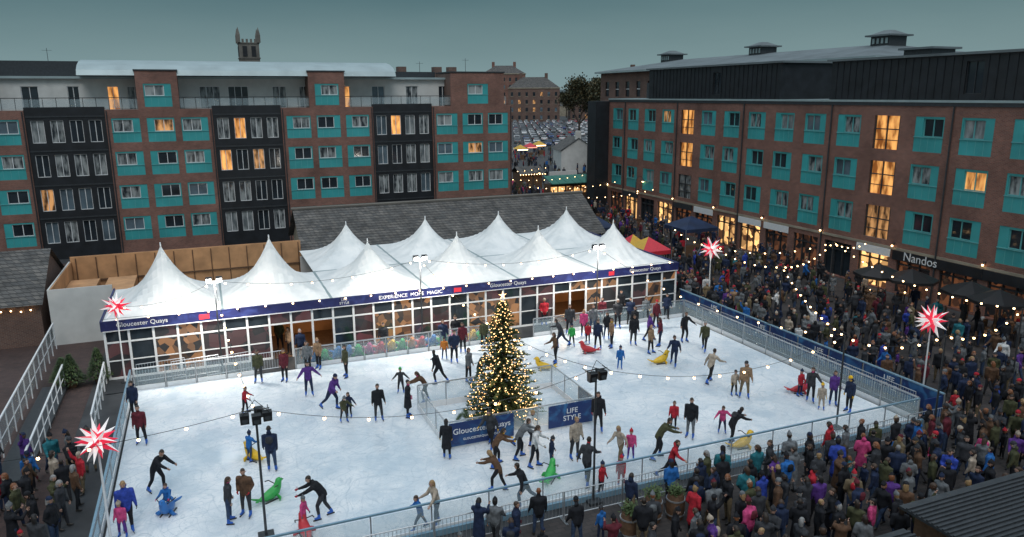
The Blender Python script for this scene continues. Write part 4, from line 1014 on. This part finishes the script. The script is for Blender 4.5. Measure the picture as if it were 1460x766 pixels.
def pole(name,u,v,h,flood=0,spk=0,col=DGREY,energy=0):
    p=survey(u,v); G=group(name,(p.x,p.y,0)); b=B()
    b.tube((0,0,0),(0,0,h),.045,.035,col,8); b.box(-.25,.25,-.25,.25,0,.1,col)
    if flood:
        b.tube((-.36,0,h-.1),(.36,0,h-.1),.025,.025,col,6)
        for s in(-.24,.24):
            b.hexa([(s-.15,-.1,h-.06),(s+.15,-.1,h-.06),(s+.15,.1,h-.0),(s-.15,.1,h-.0),(s-.15,-.17,h+.16),(s+.15,-.17,h+.16),(s+.15,.03,h+.22),(s-.15,.03,h+.22)],BLK)
            b.poly([(s-.12,-.115,h-.03),(s+.12,-.115,h-.03),(s+.12,-.18,h+.14),(s-.12,-.18,h+.14)],FLOOD)
    if spk:
        b.tube((-.42,0,h-.05),(.42,0,h-.05),.02,.02,BLK,6)
        for x,y in(((-.34,-.1),(.34,-.1),(0,-.26),(.1,.28)) if spk==2 else ((-.2,-.1),(.2,-.05))): 
            b.hexa([(x-.13,y-.08,h-.42),(x+.13,y-.08,h-.42),(x+.13,y+.12,h-.42),(x-.13,y+.12,h-.42),(x-.14,y-.15,h-.1),(x+.14,y-.15,h-.1),(x+.14,y+.13,h-.1),(x-.14,y+.13,h-.1)],BLK)
            b.tube((x,y-.13,h-.28),(x,y-.105,h-.285),.09,.09,DGREY,12)
        for s in(-1,1): b.tube((s*.38,-.28,h-.05),(s*.38,.28,h-.05),.015,.015,BLK,5); b.tube((s*.38,-.28,h-.05),(0,0,h+.28),.01,.01,BLK,4)
    b.make("mast",G)
    if energy:
        l=bpy.data.lights.new("floodlight_lamp",'AREA'); l.energy=energy; l.color=(1,.94,.84); l.size=.5
        o=bpy.data.objects.new("lamp",l); o.location=(0,-.3,h-.05); o.rotation_euler=(rad(35),0,0); o.parent=G; COL.objects.link(o)
    return Vector((p.x,p.y,h))
P1=pole("floodlight_mast",318,533,4.95,flood=1,energy=500)
P2=pole("floodlight_mast",603,497,5.2,flood=1,energy=500)
P3=pole("floodlight_mast",850,470,5.1,flood=1,energy=500)
P4=pole("speaker_pole",846,716,5.0,spk=1)
P5=pole("speaker_pole",380,766,4.5,spk=2)
P6=pole("festoon_pole",1192,612,4.2)
P7=pole("festoon_pole",1012,432,4.0); P8=pole("festoon_pole",1108,478,4.2); P9=pole("festoon_pole",955,400,4.2); P10=pole("festoon_pole",1440,560,4.2)
P11=pole("festoon_pole",1180,430,4.2); P12=pole("festoon_pole",1330,620,4.4)
for (u,v) in((905,318),(838,300),(760,300)): 
    p=survey(u,v); b=B(); b.tube((0,0,0),(0,0,4.6),.07,.05,DGREY,8)
    b.chain([(0,0,4.6),(.1,0,5.0),(.45,0,5.2),(.8,0,5.0),(.85,0,4.8)],[.03]*5,DGREY,6); b.tube((.85,0,4.85),(.85,0,4.6),.08,.22,DGREY,10); b.ball((.85,0,4.6),.12,BULB,6)
    b.make("street_lamp",loc=(p.x,p.y,0))
def festoon(a,c,sag=.6,sp=1.0,name="festoon_lights"):
    b=B(); a=Vector(a); c=Vector(c); L=(c-a).length; n=max(6,int(L/sp)); prev=None
    for i in range(n*2+1):
        t=i/(n*2); p=a.lerp(c,t)-Vector((0,0,sag*4*t*(1-t)))
        if prev is not None: b.tube(prev,p,.01,.01,BLK,3)
        if i%2==1: b.ball(p-Vector((0,0,.07)),.05,BULB,4); b.tube(p,p-Vector((0,0,.05)),.02,.02,BLK,4)
        prev=p
    b.make(name)
festoon(P1,P2); festoon(P2,P3); festoon(P1,P5,.9,1.4); festoon(P2,P4,1.0,1.4); festoon(P5,P4,.9,1.3); festoon(P3,P6,1.0,1.2); festoon(P4,P6,.9,1.2); festoon(S1,P1,.4); festoon(P5,(-14,25,4.3),.7,1.3)
festoon(P9,P7,.3); festoon(P7,P8,.4); festoon(P8,P6,.4); festoon(P7,P11,.6); festoon(P11,P10,.8); festoon(P6,P12,.5); festoon(P12,P10,.6); festoon(P8,P11,.5); festoon(P11,(44.6,40,3.4),.4)
festoon((X0,Y0-.2,3.3),(X1,Y0-.2,3.3),.15,1.4)
for y in(66,74,84,95): festoon((32,y,4.4),(44.6,y+2 if y<76 else y,4.2),.5)
for y in(66,74,84,95):
    b=B(); b.tube((0,0,0),(0,0,4.4),.05,.04,DGREY,6); b.box(-.2,.2,-.2,.2,0,.08,DGREY); b.make("festoon_pole",loc=(32,y,0))
for y in(84,95):
    b=B(); b.tube((0,0,0),(0,0,4.4),.05,.04,DGREY,6); b.box(-.2,.2,-.2,.2,0,.08,DGREY); b.make("festoon_pole",loc=(44.6,y,0))
b=B(); b.tube((0,0,0),(0,0,4.3),.05,.04,DGREY,6); b.box(-.2,.2,-.2,.2,0,.08,DGREY); b.make("festoon_pole",loc=(-14,25,0))

# ------------------------------------------------------------------ street furniture
def parasol(p,m,r=1.6,z=2.5):
    b=B(); n=8; top=Vector((0,0,z+.6)); rim=[Vector((r*math.cos(i*2*math.pi/n),r*math.sin(i*2*math.pi/n),z)) for i in range(n)]
    for i in range(n): b.poly([rim[i],rim[(i+1)%n],top],m); b.poly([rim[i],rim[(i+1)%n],rim[(i+1)%n]-Vector((0,0,.18)),rim[i]-Vector((0,0,.18))],m)
    b.tube((0,0,0),(0,0,z+.65),.035,.03,DWOOD,8); b.tube((0,0,0),(0,0,.1),.3,.28,DGREY,10)
    for i in range(8): b.ball(rim[i]*.8+Vector((0,0,z*.2-.08)),.035,BULB,4)
    b.make("cafe_parasol",loc=(p.x,p.y,0))
for (u,v) in((1255,383),(1300,390),(1385,408),(1425,420)): parasol(survey(u,v,2.8),BLK)
def table(p):
    b=B(); b.tube((0,0,.7),(0,0,.74),.4,.4,DWOOD,12); b.tube((0,0,0),(0,0,.7),.04,.04,DGREY,6)
    for k in range(3):
        a=k*2.1; x,y=.75*math.cos(a),.75*math.sin(a); b.box(x-.2,x+.2,y-.2,y+.2,.43,.47,DWOOD)
        for sx in(-1,1):
            for sy in(-1,1): b.tube((x+sx*.17,y+sy*.17,0),(x+sx*.17,y+sy*.17,.43),.015,.015,DGREY,4)
        b.box(x-.2,x+.2,y+.17,y+.21,.47,.9,DWOOD)
    b.ball((0,0,.8),.05,BULB,4)
    b.make("cafe_table",loc=(p.x,p.y,.006),rotz=R.uniform(0,6))
for i in range(9): table(Vector((R.uniform(39.5,43.5),R.uniform(22,38),0)))
def gazebo(name,u,v,z,w,m,m2=None):
    p=survey(u,v,z); b=B(); top=(0,0,z+.9); c=[(-w,-w,z),(w,-w,z),(w,w,z),(-w,w,z)]
    for i in range(4):
        a,e=c[i],c[(i+1)%4]; b.poly([a,e,top],(m2 if (m2 and i%2) else m)); b.poly([a,e,(e[0],e[1],z-.3),(a[0],a[1],z-.3)],m); b.tube((a[0],a[1],0),a,.03,.03,STEEL,6)
    b.box(-w+.2,w-.2,-w+.3,-w+.8,0,.95,DWOOD); b.make(name,loc=(p.x,p.y,0))
gazebo("navy_gazebo",985,322,2.5,1.7,NAVY); gazebo("striped_market_canopy",924,354,2.3,1.3,REDP,YEL); gazebo("striped_market_canopy",902,350,2.3,1.0,YEL,REDP)
gazebo("navy_gazebo",850,322,2.4,1.3,NAVY)
SLAT=mat("slatted_roof",(.03,.035,.04),.5,var=.3,scale=2)
def kiosk(x0,x1,y0,y1,z):
    G=group("slatted_roof_kiosk"); b=B(); b.box(x0+.3,x1-.3,y0+.3,y1-.3,0,z-.1,DWOOD); b.box(x0,x1,y0,y1,z-.08,z,SLAT)
    n=int((y1-y0)/.16)
    for i in range(n): b.box(x0,x1,y0+i*.16,y0+i*.16+.06,z,z+.05,DGREY)
    b.make("body",G)
kiosk(17.4,34,9.0,13.6,2.6); kiosk(10.2,16.9,8.6,13.0,2.35)
def barrel(u,v):
    p=survey(u,v); b=B(); b.chain([(0,0,0),(0,0,.2),(0,0,.45),(0,0,.7),(0,0,.9)],[.26,.31,.33,.31,.26],DWOOD,14)
    for z in(.18,.7): b.tube((0,0,z),(0,0,z+.05),.325,.325,STEEL,14)
    r=random.Random(u)
    for k in range(300):
        a=r.uniform(0,6.28); c=Vector((r.gauss(0,.12),r.gauss(0,.12),.9+abs(r.gauss(0,.15)))); d=Vector((math.cos(a),math.sin(a),r.uniform(0,1)))*.1; e=d.cross(Vector((0,0,1))).normalized()*.03
        b.poly([c-e,c+d,c+e],NEEDLE2)
    b.make("barrel_planter",loc=(p.x,min(p.y,20),0))
barrel(930,742); barrel(962,738); barrel(897,766)

# ------------------------------------------------------------------ WORLD + SUN
w=bpy.data.worlds.new("World"); scene.world=w; w.use_nodes=True; N=w.node_tree.nodes; L=w.node_tree.links
N.clear(); out=N.new('ShaderNodeOutputWorld')
sky=N.new('ShaderNodeTexSky'); sky.sky_type='NISHITA'; sky.sun_disc=False; sky.sun_elevation=rad(6); sky.sun_rotation=rad(250); sky.dust_density=3
bg1=N.new('ShaderNodeBackground'); L.new(sky.outputs[0],bg1.inputs[0]); bg1.inputs[1].default_value=.01
tc=N.new('ShaderNodeTexCoord'); sp=N.new('ShaderNodeSeparateXYZ'); L.new(tc.outputs['Generated'],sp.inputs[0])
mp=N.new('ShaderNodeMapping'); mp.inputs['Scale'].default_value=(1,1,5); L.new(tc.outputs['Generated'],mp.inputs[0])
no=N.new('ShaderNodeTexNoise'); no.inputs['Scale'].default_value=2.2; no.inputs['Detail'].default_value=6; L.new(mp.outputs[0],no.inputs['Vector'])
ad=N.new('ShaderNodeMath'); ad.operation='MULTIPLY_ADD'; L.new(no.outputs['Fac'],ad.inputs[0]); ad.inputs[1].default_value=.05; L.new(sp.outputs[2],ad.inputs[2])
cr=N.new('ShaderNodeValToRGB'); L.new(ad.outputs[0],cr.inputs[0]); E=cr.color_ramp.elements
E[0].position=.0; E[0].color=(.24,.325,.34,1); E[1].position=1; E[1].color=(.86,.98,1.1,1)
e=E.new(.05); e.color=(.20,.30,.32,1); e=E.new(.145); e.color=(.078,.155,.18,1); e=E.new(.35); e.color=(.22,.33,.39,1)
bg2=N.new('ShaderNodeBackground'); L.new(cr.outputs[0],bg2.inputs[0]); bg2.inputs[1].default_value=1.0
ads=N.new('ShaderNodeAddShader'); L.new(bg1.outputs[0],ads.inputs[0]); L.new(bg2.outputs[0],ads.inputs[1]); L.new(ads.outputs[0],out.inputs[0])
sl=bpy.data.lights.new("sun",'SUN'); sl.energy=.85; sl.angle=rad(25); sl.color=(1,.97,.94); so=bpy.data.objects.new("sun",sl); COL.objects.link(so)
so.rotation_euler=(rad(38),rad(-12),0)
scene.view_settings.view_transform='Standard'; scene.view_settings.look='None'; scene.view_settings.exposure=0
